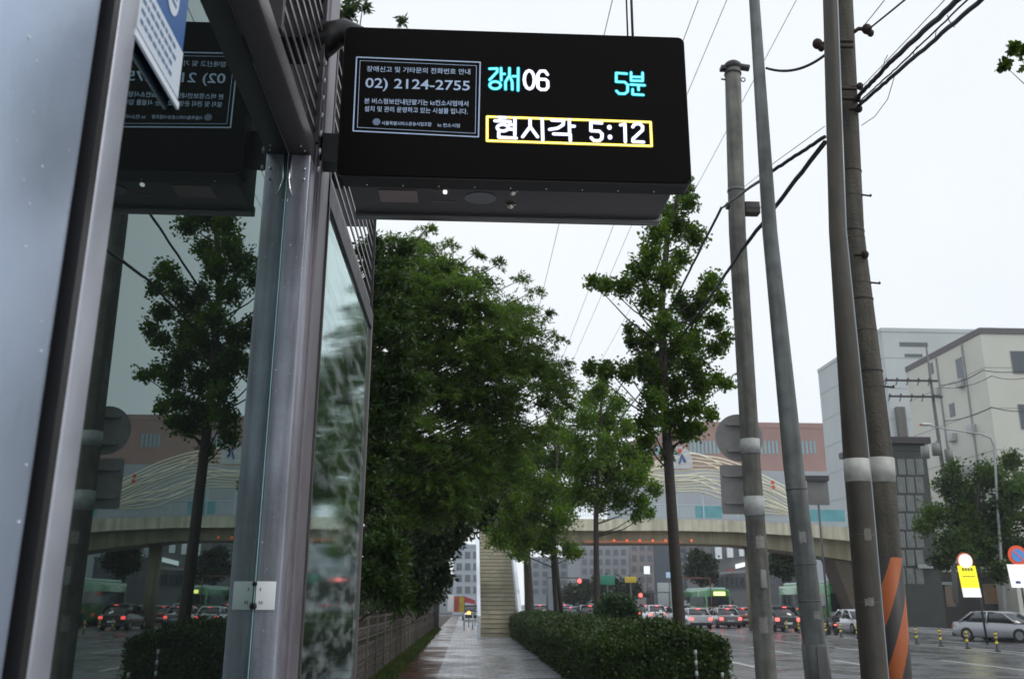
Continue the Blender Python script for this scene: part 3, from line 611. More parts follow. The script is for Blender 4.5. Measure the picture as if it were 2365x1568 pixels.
def Z3(zx, zy): return ((1450+zx/4.3)*.76562, (150+zy/4.3)*.76562)
def Z2(zx, zy): return ((1000+zx/4.73)*.76562, (150+zy/4.73)*.76562)
def stroke(mb, pts, w, y, close=False):
    P = [Vector(face(*p)) for p in pts]
    if close: P = P+[P[0]]
    for i in range(len(P)-1):
        a, b = P[i], P[i+1]; d = b-a; L = d.length
        if L < 1e-6: continue
        d /= L; n_ = Vector((-d.y, d.x))*w/2
        mb.add([(a.x+n_.x, y, a.y+n_.y), (a.x-n_.x, y, a.y-n_.y), (b.x-n_.x, y, b.y-n_.y), (b.x+n_.x, y, b.y+n_.y)], [(0, 1, 2, 3)])
    for a in P: 
        mb.add([(a.x+w/2*math.cos(t), y-.00005, a.y+w/2*math.sin(t)) for t in [2*math.pi*k/10 for k in range(10)]], [tuple(range(10))[::-1]])
def ell(cx, cy, rx, ry, n=14): return [(cx+rx*math.cos(2*math.pi*k/n), cy+ry*math.sin(2*math.pi*k/n)) for k in range(n+1)]
cy = [[(140, 258), (240, 255), (238, 300), (140, 402)], [(290, 250), (290, 408)], [(290, 325), (335, 325)], ell(210, 472, 72, 48),
      [(400, 250), (398, 345), (345, 430), (345, 525)], [(398, 345), (432, 430), (432, 528)], [(514, 250), (506, 540)], [(440, 356), (508, 356)],
      [(1915, 322), (1782, 312), (1777, 425), (1888, 430), (1925, 468), (1920, 552), (1885, 580), (1812, 580), (1778, 545)],
      [(1972, 305), (1970, 412), (2118, 415), (2120, 310)], [(1972, 362), (2118, 366)], [(1960, 462), (2142, 472)], [(2062, 470), (2062, 532)], [(1987, 522), (1985, 588), (2122, 596)]]
w1 = [ell(655, 403, 66, 120, 12), [(892, 335), (860, 290), (800, 290), (768, 335), (765, 500), (800, 530), (865, 530), (893, 498), (893, 425), (865, 398), (775, 395)]]
w2 = [[(250, 890), (340, 893)], [(200, 935), (400, 945)], ell(300, 1025, 72, 42), [(460, 900), (455, 1118)], [(385, 985), (458, 987)], [(385, 1042), (458, 1045)], [(247, 1085), (247, 1148), (472, 1157)],
      [(655, 925), (655, 1010), (556, 1140)], [(655, 1010), (748, 1140)], [(812, 908), (815, 1182)],
      [(935, 925), (1088, 932), (1080, 985), (1010, 1028), (905, 1045)], [(1162, 918), (1162, 1090)], [(1162, 1000), (1225, 1003)], [(955, 1102), (1170, 1108), (1170, 1188)],
      [(1578, 962), (1440, 952), (1436, 1060), (1545, 1065), (1580, 1100), (1575, 1158), (1540, 1188), (1470, 1184), (1438, 1150)], ell(1675, 1015, 9, 14, 6), ell(1680, 1140, 9, 14, 6),
      [(1818, 985), (1875, 972), (1875, 1200)], [(1975, 1010), (1997, 975), (2060, 967), (2100, 1000), (2098, 1050), (1975, 1160), (1972, 1196), (2108, 1203)]]
pxm = (xr-xl)/(1585-786)*.76562/4.3      # metres per zoom pixel
def letters(name, strokes, w, m, y):
    k = MB()
    for s_ in strokes: stroke(k, [Z3(*p) for p in s_], w*pxm, y)
    return k.build(name, m, bd)
E_cy = mat('led_cyan', (0, 0, 0), emit=(.0, .62, .85), es=.85); E_cyb = mat('led_cyan_core', (0, 0, 0), emit=(.25, .95, 1), es=1.15)  # wide cyan strokes under the cores paint the halo around them
E_w = mat('led_white', (0, 0, 0), emit=(.93, .95, 1), es=1.3); E_y = mat('led_yellow', (0, 0, 0), emit=(1, .72, .03), es=1.2); E_yb = mat('led_yellow_core', (0, 0, 0), emit=(1, .97, .35), es=1.4)
E_wg = mat('led_white_halo', (0, 0, 0), emit=(.30, .33, .62), es=.8)  # dim blue underlay painted as the halo of the white strokes
for nm_, part in (('route_lettering', cy[:8]), ('minutes_lettering', cy[8:])):
    letters(nm_, part, 46, E_cy, YS-.0006); letters(nm_+'_core', part, 24, E_cyb, YS-.0010)
letters('route_number', w1, 50, E_wg, YS-.0014); letters('route_number_core', w1, 40, E_w, YS-.0018)
for nm_, part in (('clock_lettering', w2[:14]), ('clock_digits', w2[14:])):
    letters(nm_, part, 52, E_wg, YS-.0014); letters(nm_+'_core', part, 40, E_w, YS-.0018)
fr_ = [[(100, 880), (2205, 945), (2210, 1250), (95, 1190), (100, 880)]]
letters('clock_frame', fr_, 38, E_y, YS-.0006); letters('clock_frame', fr_, 18, E_yb, YS-.0010)
M_note = mat('notice_print', (.42, .52, .68), .5, emit=(.35, .5, .8), es=.12)  # faint emission brightens the print, which is no lamp
k = MB()
stroke(k, [Z2(*p) for p in ((365, 115), (2150, 190), (2110, 1255), (310, 1175), (365, 115))], .0042, YS-.0006)
stroke(k, [Z2(*p) for p in ((415, 165), (2095, 240), (2065, 1205), (370, 1125), (415, 165))], .0016, YS-.0006)
k.build('notice_border', M_note, bd)
def note(body, l, r, h, bold):
    a = Vector(face(*Z2(*l))); b = Vector(face(*Z2(*r))); hgt = h*pxm*4.3/4.73; c, fs = text_mesh(body, b.x-a.x, hgt, bold)
    MB().add([(a.x+v[0], YS-.0008, (a.y+b.y)/2-hgt/2+v[1]) for v in c], fs).build('notice_lettering', M_note, bd)
note('장애신고 및 기타문의 전화번호 안내', (510, 282), (2005, 330), 92, .008)
note('02) 2124-2755', (490, 495), (1995, 560), 205, .012)
note('본 버스정보안내단말기는 kt컨소시엄에서', (475, 738), (1970, 790), 88, .012)
note('설치 및 관리 운영하고 있는 시설물 입니다.', (475, 848), (1960, 905), 88, .012)
note('서울특별시버스운송사업조합', (722, 1056), (1440, 1085), 62, .012)
note('kt 컨소시엄', (1530, 1085), (1845, 1100), 62, .012)
k = MB(); ex, ez = face(*Z2(648, 1048)); rr = 48*pxm*4.3/4.73
for j in range(3):
    c0 = rr*(1-.38*j); k.tube([(ex+c0*math.cos(t), YS-.0012, ez+c0*math.sin(t)) for t in [2*math.pi*i/20 for i in range(21)]], .0008, 4, False)
for j in range(6): t = j*math.pi/3; k.tube([(ex+rr*.2*math.cos(t), YS-.0012, ez+rr*.2*math.sin(t)), (ex+rr*math.cos(t), YS-.0012, ez+rr*math.sin(t))], .0007, 4, False)
k.build('round_emblem', M_note, bd)

# ================================================================== POLES ON THE RIGHT
def pole(name, label, Y, pts, m, cat='pole', n=20, base=0, top=None):
    """pts: (px, py, width px)"""
    P = [at_y(a, b, Y) for a, b, w in pts]; Rd = [w/2/ppm(Y, p.z) for p, (a, b, w) in zip(P, pts)]
    d = P[-2]-P[-1]; k_ = (base-P[-1].z)/d.z; bp = P[-1]+d*k_
    P.append(bp); Rd.append(Rd[-1]*1.03)
    if top is not None:
        d = P[0]-P[1]; P.insert(0, P[0]+d*((top-P[0].z)/d.z)); Rd.insert(0, Rd[0]*.9)
    root = thing(name, label, cat, tuple(bp)); s = MB().tube(P[::-1], Rd[::-1], n).build('shaft', m, root, bp)
    s.location = (0, 0, 0); return root, P, Rd
def collar(root, P, Rd, py, Y, hpx, name, m, extra=1.12, px0=None):
    # a band around the pole at picture height py
    best = None
    for (a, ra), (b, rb_) in zip(zip(P[:-1], Rd[:-1]), zip(P[1:], Rd[1:])):
        for t in np.linspace(0, 1, 30):
            q = a+(b-a)*t; loc = CR.transposed() @ (q-Vector((0, 0, CAMZ))); yy = CY-loc.y/(-loc.z)*FP
            if best is None or abs(yy-py) < best[0]: best = (abs(yy-py), q, ra+(rb_-ra)*t, (a-b).normalized())
    q, r, ax = best[1:]; h = hpx/ppm(Y, q.z)
    o = MB().tube([q-ax*h/2, q+ax*h/2], r*extra, 20).build(name, m, root); o.location = -root.location
    return q, r, ax
p1, P1_, R1_ = pole('concrete_pole', 'short concrete utility pole with sign backs, leftmost of the roadside poles', 12.6, [(1692, 160, 36), (1703, 536, 39), (1735, 1071, 43), (1770, 1568, 49)], M_conc, 'utility pole')
M_plateg = mat('pale_wrap', (.36, .37, .36), .55, 0, .15, 14)
collar(p1, P1_, R1_, 1037, 12.6, 35, 'identity_plate', M_plateg, 1.06); collar(p1, P1_, R1_, 1162, 12.6, 45, 'identity_plate', M_plateg, 1.06)
collar(p1, P1_, R1_, 445, 12.6, 5, 'strap', M_steel, 1.08); collar(p1, P1_, R1_, 168, 12.6, 4, 'strap', M_dark, 1.1)
tp = P1_[0]; k = MB(); k.ball((tp.x, tp.y, tp.z+.02), (.095, .095, .065), 14, 8); k.box(tp.x-.125, tp.x+.02, tp.y-.04, tp.y+.04, tp.z-.015, tp.z+.02); k.tube([(tp.x+.02, tp.y, tp.z+.035), (tp.x+.17, tp.y, tp.z+.015)], .036, 10); k.tube([(tp.x-.125, tp.y, tp.z-.12), (tp.x-.05, tp.y, tp.z-.13)], .009, 8)
k.tube([(tp.x+.10+.022*math.cos(t), tp.y, tp.z-.12+.022*math.sin(t)) for t in [2*math.pi*i/12 for i in range(13)]], .006, 6, False)
k.grow(tp, 1.55); o = k.build('pole_cap', M_dark, p1); o.location = -p1.location
qa = at_y(1722, 480, 12.6); k = MB(); k.bbox(qa.x-.015, qa.x+.13, qa.y-.05, qa.y+.05, qa.z-.075, qa.z+.05, .01); k.tube([(qa.x-.19, qa.y, qa.z+.015), (qa.x, qa.y, qa.z+.0)], .036, 10); k.box(qa.x-.015, qa.x+.135, qa.y-.055, qa.y-.049, qa.z-.02, qa.z-.012)
k.grow(qa, 1.55); o = k.build('cable_box', mat('dark_box', (.04, .035, .03), .5, .2, .2), p1); o.location = -p1.location
qa = at_y(1762, 1337, 12.45); k = MB(); k.bbox(qa.x-.025, qa.x+.025, qa.y-.03, qa.y+.02, qa.z-.075, qa.z+.075, .005); k.grow(qa, 1.55); o = k.build('small_box', M_grey, p1); o.location = -p1.location

def disc(mb, c, r, th, n=32, axis='y'):
    mb.prism([(c[0]+r*math.cos(2*math.pi*i/n), c[2]+r*math.sin(2*math.pi*i/n)) for i in range(n)], c[1]-th/2, c[1]+th/2)
c = at_y(1707, 1011, 12.85); r_ = 56/ppm(12.85, c.z); rs_ = thing('round_sign', 'back of a large round traffic sign on the concrete pole', 'traffic sign', tuple(c))
k = MB(); disc(k, c, r_, .004); k.build('plate', M_grey, rs_)
for dz in (.19, -.19): k = MB(); k.box(c.x-.18, c.x+.18, c.y-.035, c.y-.0025, c.z+dz-.017, c.z+dz+.017); k.build('bracket', mat('bracket', (.28, .28, .27), .5, .4), rs_)
rebase(rs_)
c = at_y(1703, 1130, 12.85); w = 39/ppm(12.85, c.z); rs_ = thing('rectangular_sign', 'back of an upright rectangular sign below the round one', 'traffic sign', tuple(c))
k = MB(); k.prism(rrect(c.x-w, c.x+w, c.z-.345, c.z+.345, .03), c.y-.002, c.y+.002); k.build('plate', M_grey, rs_)
for dz in (.19, -.19): k = MB(); k.box(c.x-w*.8, c.x+w*.8, c.y-.03, c.y-.0025, c.z+dz-.015, c.z+dz+.011); k.build('bracket', mat('bracket', (0, 0, 0)), rs_)
rebase(rs_)

p2, P2_, R2_ = pole('lamp_pole', 'slim leaning steel pole between the concrete pole and the twin poles', 7.4, [(1742, 0, 24), (1778, 536, 34), (1832, 1071, 46), (1862, 1320, 50), (1890, 1568, 57)], M_steel, 'pole', top=9.5)
for py, h in ((1130, 3), (1303, 3), (1388, 3), (1495, 5)): collar(p2, P2_, R2_, py, 7.4, h, 'joint', mat('joint_ring', (.13, .13, .125), .5, .3), 1.05)
k = MB(); q, r, ax = collar(p2, P2_, R2_, 1536, 7.4, 90, 'base_sleeve', M_steel, 1.08)
k.bbox(q.x-.03, q.x+.05, q.y-r*1.08-.012, q.y-r, q.z-.12, q.z+.14, .006); o = k.build('service_door', mat('door_grey', (.15, .15, .145), .5, .3, .1), p2); o.location = -p2.location

p3, P3_, R3_ = pole('steel_pole', 'dark brown steel pole, front one of the twin poles', 6.6, [(1917, 0, 32), (1934, 536, 38), (1978, 1071, 58), (2020, 1568, 61)], M_dkpole, 'pole', top=9)
collar(p3, P3_, R3_, 1090, 6.6, 54, 'white_band', mat('white_wrap', (.42, .42, .38), .5, 0, .2, 12), 1.02)
k = MB(); a = P3_[1]; Lq = []
for i in range(1, len(P3_)): Lq.append((P3_[i].x+R3_[i]*.82, P3_[i].y-R3_[i]*.45, P3_[i].z))
k.tube(Lq, .013, 8); o = k.build('conduit', mat('conduit', (.24, .27, .30), .4, .5), p3); o.location = -p3.location
p4, P4_, R4_ = pole('concrete_pole', 'concrete utility pole with orange and black stripes at its foot, behind the dark steel pole', 6.95, [(1946, 0, 46), (1970, 536, 50), (2030, 1071, 68), (2068, 1568, 72)], mat('brown_concrete', (.092, .084, .066), .8, 0, .38, 5, .5, 45, stain=14), 'utility pole', top=10)
collar(p4, P4_, R4_, 1090, 6.95, 58, 'white_band', mat('white_wrap', (0, 0, 0)), 1.02)
# striped sleeve
zc = at_y(2040, 1288, 6.95).z; bp = P4_[-1]; d = (P4_[-2]-bp); d = d/d.z; qt = bp+d*zc
o = MB().tube([bp+d*.05, bp+d*(zc*.5), qt], [R4_[-1]*1.035, R4_[-1]*1.015, R4_[-1]*1.0], 24).build('warning_sleeve', stripemat('warning_stripes'), p4, bp); o.location = (0, 0, 0)
for py in (400, 540, 690, 850): collar(p4, P4_, R4_, py, 6.95, 2.5, 'strap', M_dark, 1.05)
for i, (py, sd) in enumerate(((455, 1), (560, -1), (655, 1), (760, -1), (900, 1))):
    q, r, ax = collar(p4, P4_, R4_, py, 6.95, 1.2, 'strap', M_dark, 1.02); k = MB(); k.tube([q+Vector((sd*r*.3, -r*.8, 0)), q+Vector((sd*(r+.055), -r*.5, 0))], .008, 6); k.ball(q+Vector((sd*(r+.058), -r*.5, .004)), (.01, .01, .014), 8, 5); o = k.build('step_bolt', M_dark, p4); o.location = -p4.location
for (root_, PP, RR, Y_, py, dx, w_, h_, c_) in ((p2, P2_, R2_, 7.4, 1245, -.3, .05, .09, (.30, .30, .27)), (p2, P2_, R2_, 7.4, 1420, .2, .06, .06, (.22, .23, .22)), (p1, P1_, R1_, 12.6, 1260, .1, .12, .16, (.24, .23, .21)), (p1, P1_, R1_, 12.6, 1450, -.2, .11, .20, (.20, .19, .17)), (p3, P3_, R3_, 6.6, 1230, .0, .05, .08, (.16, .15, .12)), (p3, P3_, R3_, 6.6, 1390, -.3, .06, .05, (.2, .19, .15))):
    q, r, ax = collar(root_, PP, RR, py, Y_, 1, 'tape', M_steel, 1.01); k = MB(); a0 = -math.pi/2+dx; P_ = []
    for j in range(5):
        t = a0+(j-2)*w_/r/4; P_.append((q.x+(r+.003)*math.cos(t), q.y+(r+.003)*math.sin(t)))
    vs = [(x, y, q.z-h_/2+random.uniform(-.008, .008)) for x, y in P_]+[(x, y, q.z+h_/2+random.uniform(-.008, .008)) for x, y in P_]; k.add(vs, [(j, j+1, j+6, j+5) for j in range(4)], True)
    o = k.build('paper_scrap', mat('scrap_%d' % int(c_[0]*100), c_, .8, var=.25, scale=30), root_); o.location = -root_.location
k = MB()
for (a, b, s_) in ((1888, 102, 1), (2002, 68, 1)):
    q = at_y(a, b, 6.9); pp = at_y(1925 if a < 1900 else 1965, b+12, 6.9); k.tube([pp, (pp+q)/2+Vector((0, 0, .03)), q], .018, 8); k.ball(q, (.045, .04, .05), 12, 8); k.ball(q+Vector((.03, 0, -.04)), (.03, .03, .035), 10, 6)
o = k.build('insulator', mat('rusty_iron', (.035, .022, .016), .7, .3, .4, 30), p4); o.location = -p4.location
for (a, b) in ((1986, 200), (1980, 228), (1984, 252), (1998, 588)):
    k = MB()
    q = at_y(a, b, 6.85); k.ball(q, (.03, .03, .035), 10, 6); k.tube([q, q+Vector((-.08, .02, .0))], .012, 6); o = k.build('cable_clamp', mat('rusty_iron', (0, 0, 0)), p4); o.location = -p4.location
k = MB()
for py in (95, 108, 205, 228):
    q = at_y(1945 if py > 150 else 1938, py, 6.78); k.tube([q+Vector((-.09, 0, 0)), q+Vector((.12, 0, 0))], .016, 8)
o = k.build('crossarm', mat('rusty_iron', (.035, .022, .016), .7, .3, .4, 30), p4); o.location = -p4.location

# ------------------------------------------------------------------ cables
def cable(name, label, pts, r, m=M_cable, sag=0, group='overhead cables', segs=14, wob=0):
    P = [Vector(p) for p in pts]; out = []
    for a, b in zip(P[:-1], P[1:]):
        for i in range(segs):
            t = i/segs; q = a+(b-a)*t; q = q+Vector((0, 0, -sag*4*t*(1-t)+(random.uniform(-wob, wob) if wob else 0))); out.append(q)
    out.append(P[-1]); return tag(MB().tube(out, r, 6).build(name, m), label, 'cable', group)
cable('cable_bundle', 'upper thick cable bundle climbing right from the twin poles', [at_y(1980, 226, 6.85), at_y(2060, 140, 6), at_y(2222, -8, 4.6)], .019, wob=.006)
cable('cable_bundle', 'lower thick cable bundle climbing right from the twin poles', [at_y(1982, 246, 6.85), at_y(2075, 165, 6), at_y(2275, -8, 4.4)], .015, wob=.005)
cable('thin_cable', 'thin wire just above the upper cable bundle', [at_y(1984, 208, 6.85), at_y(2190, -8, 4.7)], .003)
cable('thin_cable', 'wire leaving the upper right insulator of the twin poles', [at_y(2004, 70, 6.9), at_y(2060, 25, 6.3), at_y(2100, -8, 5.8)], .008)
cable('thin_cable', 'slack wire rising from the upper insulator bracket', [at_y(1990, 66, 6.9), at_y(2012, 40, 6.7), at_y(2050, -8, 6.3)], .004)
cable('hanging_wire', 'loose thin wire drooping from the lower cable bundle beside the pole', [at_y(2068, 170, 6.1), at_y(2050, 230, 6.3), at_y(2020, 270, 6.6), at_y(1990, 290, 6.85)], .003)
cable('service_cable', 'slack cable sagging between the slim pole and the twin poles', [at_y(1770, 158, 7.4), at_y(1905, 128, 6.8)], .012, sag=.08)
cable('cable_bundle', 'cable bundle from the twin poles to the box on the concrete pole', [at_y(1905, 316, 6.7), at_y(1790, 392, 7.4), at_y(1668, 480, 12.5)], .016, wob=.006)
cable('cable_bundle', 'cable descending from the concrete pole box past the tall ginkgo', [at_y(1666, 480, 12.5), at_y(1560, 690, 17), at_y(1440, 880, 27), at_y(1330, 1065, 52), at_y(1240, 1200, 110)], .022, wob=.008)
cable('cable_bundle', 'second cable running from the twin poles down behind the ginkgo', [at_y(1905, 330, 6.7), at_y(1715, 575, 9.5), at_y(1650, 672, 14), at_y(1500, 880, 23), at_y(1400, 1010, 40), at_y(1290, 1160, 90)], .022, wob=.008)
cable('thin_cable', 'faint wire above the cable leading to the concrete pole box', [at_y(1905, 292, 6.7), at_y(1790, 375, 7.4), at_y(1690, 455, 12.5)], .003)
cable('thin_cable', 'middle strand running between the two thick cable bundles', [at_y(1984, 236, 6.85), at_y(2070, 158, 6.1), at_y(2244, -8, 4.6)], .006, wob=.004)
for i, (a, b, c, d) in enumerate(((2042, 158, 2050, 128), (2110, 132, 2118, 108), (2160, 86, 2172, 60), (2205, 64, 2188, 36))):
    cable('cable_tie', ('loop tie nearest the poles', 'second loop tie from the poles', 'third loop tie from the poles', 'loop tie farthest from the poles')[i]+' on the cable bundles', [at_y(a, b, 6.2-.4*i), at_y((a+c)/2-4, (b+d)/2, 6.2-.4*i), at_y(c, d, 6.2-.4*i)], .003, segs=3, group='ties on the cable bundles')
M_far = mat('far_wire', (.16, .18, .2), .6)
for (px, z, ofs, lab) in ((1407, 11.0, .0, 'leftmost faint sky wire crossing above the display board'), (1601, 11.5, 0, 'second faint sky wire crossing above the display board'), (1665, 12, 0, 'faint sky wire just right of the display board top'), (1822, 12.5, 0, 'faint sky wire passing behind the slim pole')):
    p = at_z(px, 0, z); cable('sky_wire', lab, [(p.x, 4, z), (p.x, 60, z-.3), (p.x, 180, z)], .007, M_far, sag=.35, group='faint power lines running up the street')

# ================================================================== FOOTBRIDGE
fb = thing('footbridge', 'cream pedestrian bridge with wavy lattice and stairs crossing the road', 'footbridge', (0, 0, 0))
M_cream = mat('cream_concrete', (.68, .65, .50), .6, 0, .10, 1.5, .1, 8, stain=2)
M_gird = mat('girder_paint', (.30, .27, .175), .6, 0, .12, 1.2, stain=2)
YB = 65.0
def bz(px, py): return at_y(px, py, YB)
deck = [(1180, 1197, 1224), (1400, 1198, 1225), (1560, 1198, 1225), (1700, 1202, 1228), (1830, 1208, 1236), (1960, 1218, 1248), (2060, 1230, 1262)]
def strip(mb, pts, y0, y1):
    T = [bz(a, b) for a, b, c in pts]; Bm = [bz(a, c) for a, b, c in pts]; n = len(pts)
    vs = [(p.x, y0, p.z) for p in T]+[(p.x, y0, p.z) for p in Bm]+[(p.x, y1, p.z) for p in T]+[(p.x, y1, p.z) for p in Bm]; fs = []
    for i in range(n-1): fs += [(i, i+n, i+n+1, i+1), (i+2*n, i+2*n+1, i+3*n+1, i+3*n), (i, i+1, i+2*n+1, i+2*n), (i+n, i+3*n, i+3*n+1, i+n+1)]
    fs += [(0, 2*n, 3*n, n), (n-1, 2*n-1, 4*n-1, 3*n-1)]; mb.add(vs, fs)
k = MB(); strip(k, deck, YB, YB+4); k.build('deck', M_cream, fb)
k = MB(); strip(k, [(a, c+.3, c+28+max(0, (a-1700)*.06)) for a, b, c in deck], YB+.6, YB+3.4); k.build('girder', M_gird, fb)
k = MB(); a = bz(1350, 1250); b2 = bz(1580, 1250); k.box(a.x, b2.x, YB+.45, YB+.6, a.z-.06, a.z+.12)
k.build('orange_stripe', mat('orange_stripe', (.5, .22, .12), .6), fb)
k = MB()
for i in range(7): q = bz(1420+i*30, 1247); k.ball((q.x, YB+.4, q.z), .09, 8, 6)
k.build('deck_lights', mat('orange_glow', (.5, .1, .05), emit=(1, .2, .08), es=.7), fb)
for px in (1752, 2030): q = bz(px, 1255); k = MB(); k.tube([(q.x, YB+2, -.15), (q.x, YB+2, q.z)], .45, 16); k.build('pier', M_gird, fb)
# railing
k = MB(); a = bz(1180, 1166); b2 = bz(2060, 1200)
top = [bz(a_, t-33) for a_, t, c in deck]
k.tube([(p.x, YB+.1, p.z) for p in top], .045, 6)
for i in range(len(deck)-1):
    n_ = int((top[i+1].x-top[i].x)/.18)
    for j in range(n_):
        t = j/n_; x = top[i].x+(top[i+1].x-top[i].x)*t; z1 = top[i].z+(top[i+1].z-top[i].z)*t; k.box(x-.018, x+.018, YB+.08, YB+.12, z1-.85, z1)
k.build('railing', mat('rail_paint', (.50, .62, .66), .4, .2), fb)
M_teal = mat('teal_panel', (.16, .42, .46), .35, 0, .15, 1.2)
for (p0, p1_, t) in ((1605, 1668, 1168), (1862, 1952, 1176)):
    a = bz(p0, t); b2 = bz(p1_, t+28); k = MB(); k.box(a.x, b2.x, YB-.02, YB+.04, b2.z, a.z); k.build('teal_panel', M_teal, fb)
# lattice
def ZL(zx, zy): return (1378+.2266*zx, 957+.2266*zy)
Tc = [(430, 600), (560, 500), (700, 430), (830, 395), (950, 385), (1080, 435), (1240, 460), (1400, 510), (1560, 560), (1740, 650), (1930, 750)]
Md = [(430, 612), (560, 600), (700, 630), (830, 662), (950, 650), (1080, 632), (1240, 650), (1400, 700), (1560, 760), (1740, 850), (1930, 960)]
Bo = [(430, 622), (560, 700), (700, 760), (830, 782), (950, 780), (1080, 800), (1240, 868), (1400, 930), (1560, 990), (1740, 1010), (1930, 1020)]
k = MB(); 
def lat(c1, c2, t, dy, ph):
    X = np.linspace(430, 1930, 70); ya = np.interp(X, [p[0] for p in c1], [p[1] for p in c1]); yb = np.interp(X, [p[0] for p in c2], [p[1] for p in c2])
    Y_ = ya+(yb-ya)*t; kk = np.hanning(13); kk /= kk.sum(); Y_ = np.convolve(np.pad(Y_, 6, mode='reflect', reflect_type='odd'), kk, 'valid')
    Y_ = Y_+np.sin((X-430)/1500*math.pi*2.6+ph)*26*np.sin(math.pi*(X-430)/1500)*dy
    return [(bz(*ZL(x, y)).x, YB-.25-.12*ph, bz(*ZL(x, y)).z) for x, y in zip(X, Y_)]
for t in (0, .17, .34, .51, .68, .85): k.tube(lat(Tc, Md, t, .5, 0), .06, 5)
for t in (0, .2, .4, .6, .8, 1): k.tube(lat(Md, Bo, t, .5, 0), .06, 5)
for t in (.3, .6): k.tube(lat(Tc, Md, t, 2.6, 1.8), .055, 5)
for t in (.25, .6): k.tube(lat(Md, Bo, t, 2.4, 2.4), .055, 5)
k.build('wave_lattice', mat('lattice_cream', (.78, .75, .58), .45), fb)
k = MB()
for px in (1500, 1560, 1620, 1700, 1770): a = bz(px, 1100 if px < 1650 else 1130); k.box(a.x-.05, a.x+.05, YB-.1, YB-.02, bz(px, 1198).z, a.z)
k.build('lattice_posts', mat('rail_paint', (0, 0, 0)), fb)
pan = [(730, 560), (740, 420), (800, 335), (860, 335), (930, 385), (960, 480), (960, 560)]
k = MB(); k.prism([(bz(*ZL(*p)).x, bz(*ZL(*p)).z) for p in pan], YB-.5, YB-.42); k.build('emblem_panel', mat('panel_grey', (.55, .57, .58), .5), fb)
k = MB(); q = bz(*ZL(830, 380)); disc(k, (q.x, YB-.53, q.z), .16, .04, 20); k.build('emblem_disc', mat('emblem_red', (.65, .09, .06), .5), fb)
k = MB()
for P_ in ([(845, 415), (858, 415), (835, 520), (818, 505)], [(858, 415), (870, 440), (900, 495), (872, 500), (856, 450)]): k.prism([(bz(*ZL(*p)).x, bz(*ZL(*p)).z) for p in P_], YB-.55, YB-.51)
k.build('emblem_figure', mat('emblem_blue', (.05, .12, .32), .5), fb)
k = MB(); 
for p in ((1770, 700), (1778, 750)): q = bz(*ZL(*p)); disc(k, (q.x, YB-.53, q.z), .13, .04, 16)
k.build('red_spots', mat('emblem_red', (0, 0, 0)), fb)
# stairs
s0, s1 = 47.0, 61.5; sx0, sx1 = .80, 2.66; zt_ = bz(1180, 1197).z
N = 34; k = MB()
for i in range(N):
    y = s0+(s1-s0)*i/N; z = zt_*(i+1)/N; k.box(sx0, sx1, y, y+(s1-s0)/N+.02, max(0, z-.55) if i > 2 else 0, z)
nk = MB()
for i in range(N): y = s0+(s1-s0)*i/N; z = zt_*(i+1)/N; nk.box(sx0+.03, sx1-.03, y-.012, y+.05, z-.04, z+.004)
nk.build('step_nosings', mat('nosing', (.17, .155, .12), .7, var=.2), fb)
k.box(sx0, sx1, s1, YB+4, zt_-.35, zt_-.002); k.build('steps', mat('step_stone', (.42, .39, .29), .6, 0, .15, 2), fb)
for sx in (sx0-.17, sx1+.01):
    k = MB(); k.prism([(s0-.2, 0), (s1, zt_-.5), (YB, zt_-.5), (YB, zt_+.95), (s1, zt_+.95), (s0-.2, 1.0)], sx, sx+.16, 'x'); k.build('stair_parapet', mat('parapet_white', (.78, .83, .90), .4, .1, .05, 2), fb)
for y in (55.5, 61.8): k = MB(); k.tube([(1.8, y, 0), (1.8, y, zt_*(min(y, s1)-s0)/(s1-s0)-.5)], .25, 14); k.build('stair_pier', M_gird, fb)
# right hand stair flight and ramp of the bridge
k = MB(); a = bz(1935, 1250); b2 = bz(1990, 1260)
k.prism([(27.6, -.15), (30.6, -.15), (30.6, a.z), (a.x+1.0, a.z), (a.x-.4, a.z-.2)], YB+.8, YB+3.2); k.build('end_wall', mat('brown_wall', (.09, .07, .05), .7, var=.2), fb)

# ================================================================== BUILDINGS
M_win = mat('window_glass', (.05, .07, .085), .12, spec=.8)
M_winblue = mat('window_blue', (.22, .38, .42), .15, spec=.8)  # pale blue-green panes without emission
def building(name, label, x0, x1, y0, y1, h, m, wins=(), winm=None, roofm=None, cat='building', frame=True, zbase=-.15, side=None, group=None, parapet=.5):
    """wins: list of (x0,x1,z0,z1) on the near face; side: list of (y0,y1,z0,z1) on the left face"""
    root = thing(name, label, cat, ((x0+x1)/2, y0, zbase), 0, group)
    MB().box(x0, x1, y0, y1, zbase, h).build('walls', m, root)
    k = MB(); k.box(x0-.08, x1+.08, y0-.08, y0+.25, h-.004, h+parapet); k.box(x0-.08, x0+.25, y0+.25, y1, h-.004, h+parapet); k.box(x1-.25, x1+.08, y0+.25, y1, h-.004, h+parapet); k.build('parapet', roofm or m, root)
    for (a, b, c, d) in wins:
        w = MB().box(a-.06, b+.06, y0-.05, y0+.02, c-.06, d+.06).build('window', mat('window_frame', (.2, .2, .2), .5), root)
        g = MB().box(a, b, y0-.062, y0-.045, c, d).build('pane', winm or M_win, w)
    for (a, b, c, d) in (side or ()):
        w = MB().box(x0-.05, x0+.02, a-.06, b+.06, c-.06, d+.06).build('window', mat('window_frame', (0, 0, 0)), root)
        MB().box(x0-.062, x0-.045, a, b, c, d).build('pane', winm or M_win, w)
    rebase(root); return root
def pxr(px0, py0, px1, py1, Y): a = at_y(px0, py0, Y); b = at_y(px1, py1, Y); return (a.x, b.x, b.z, a.z)
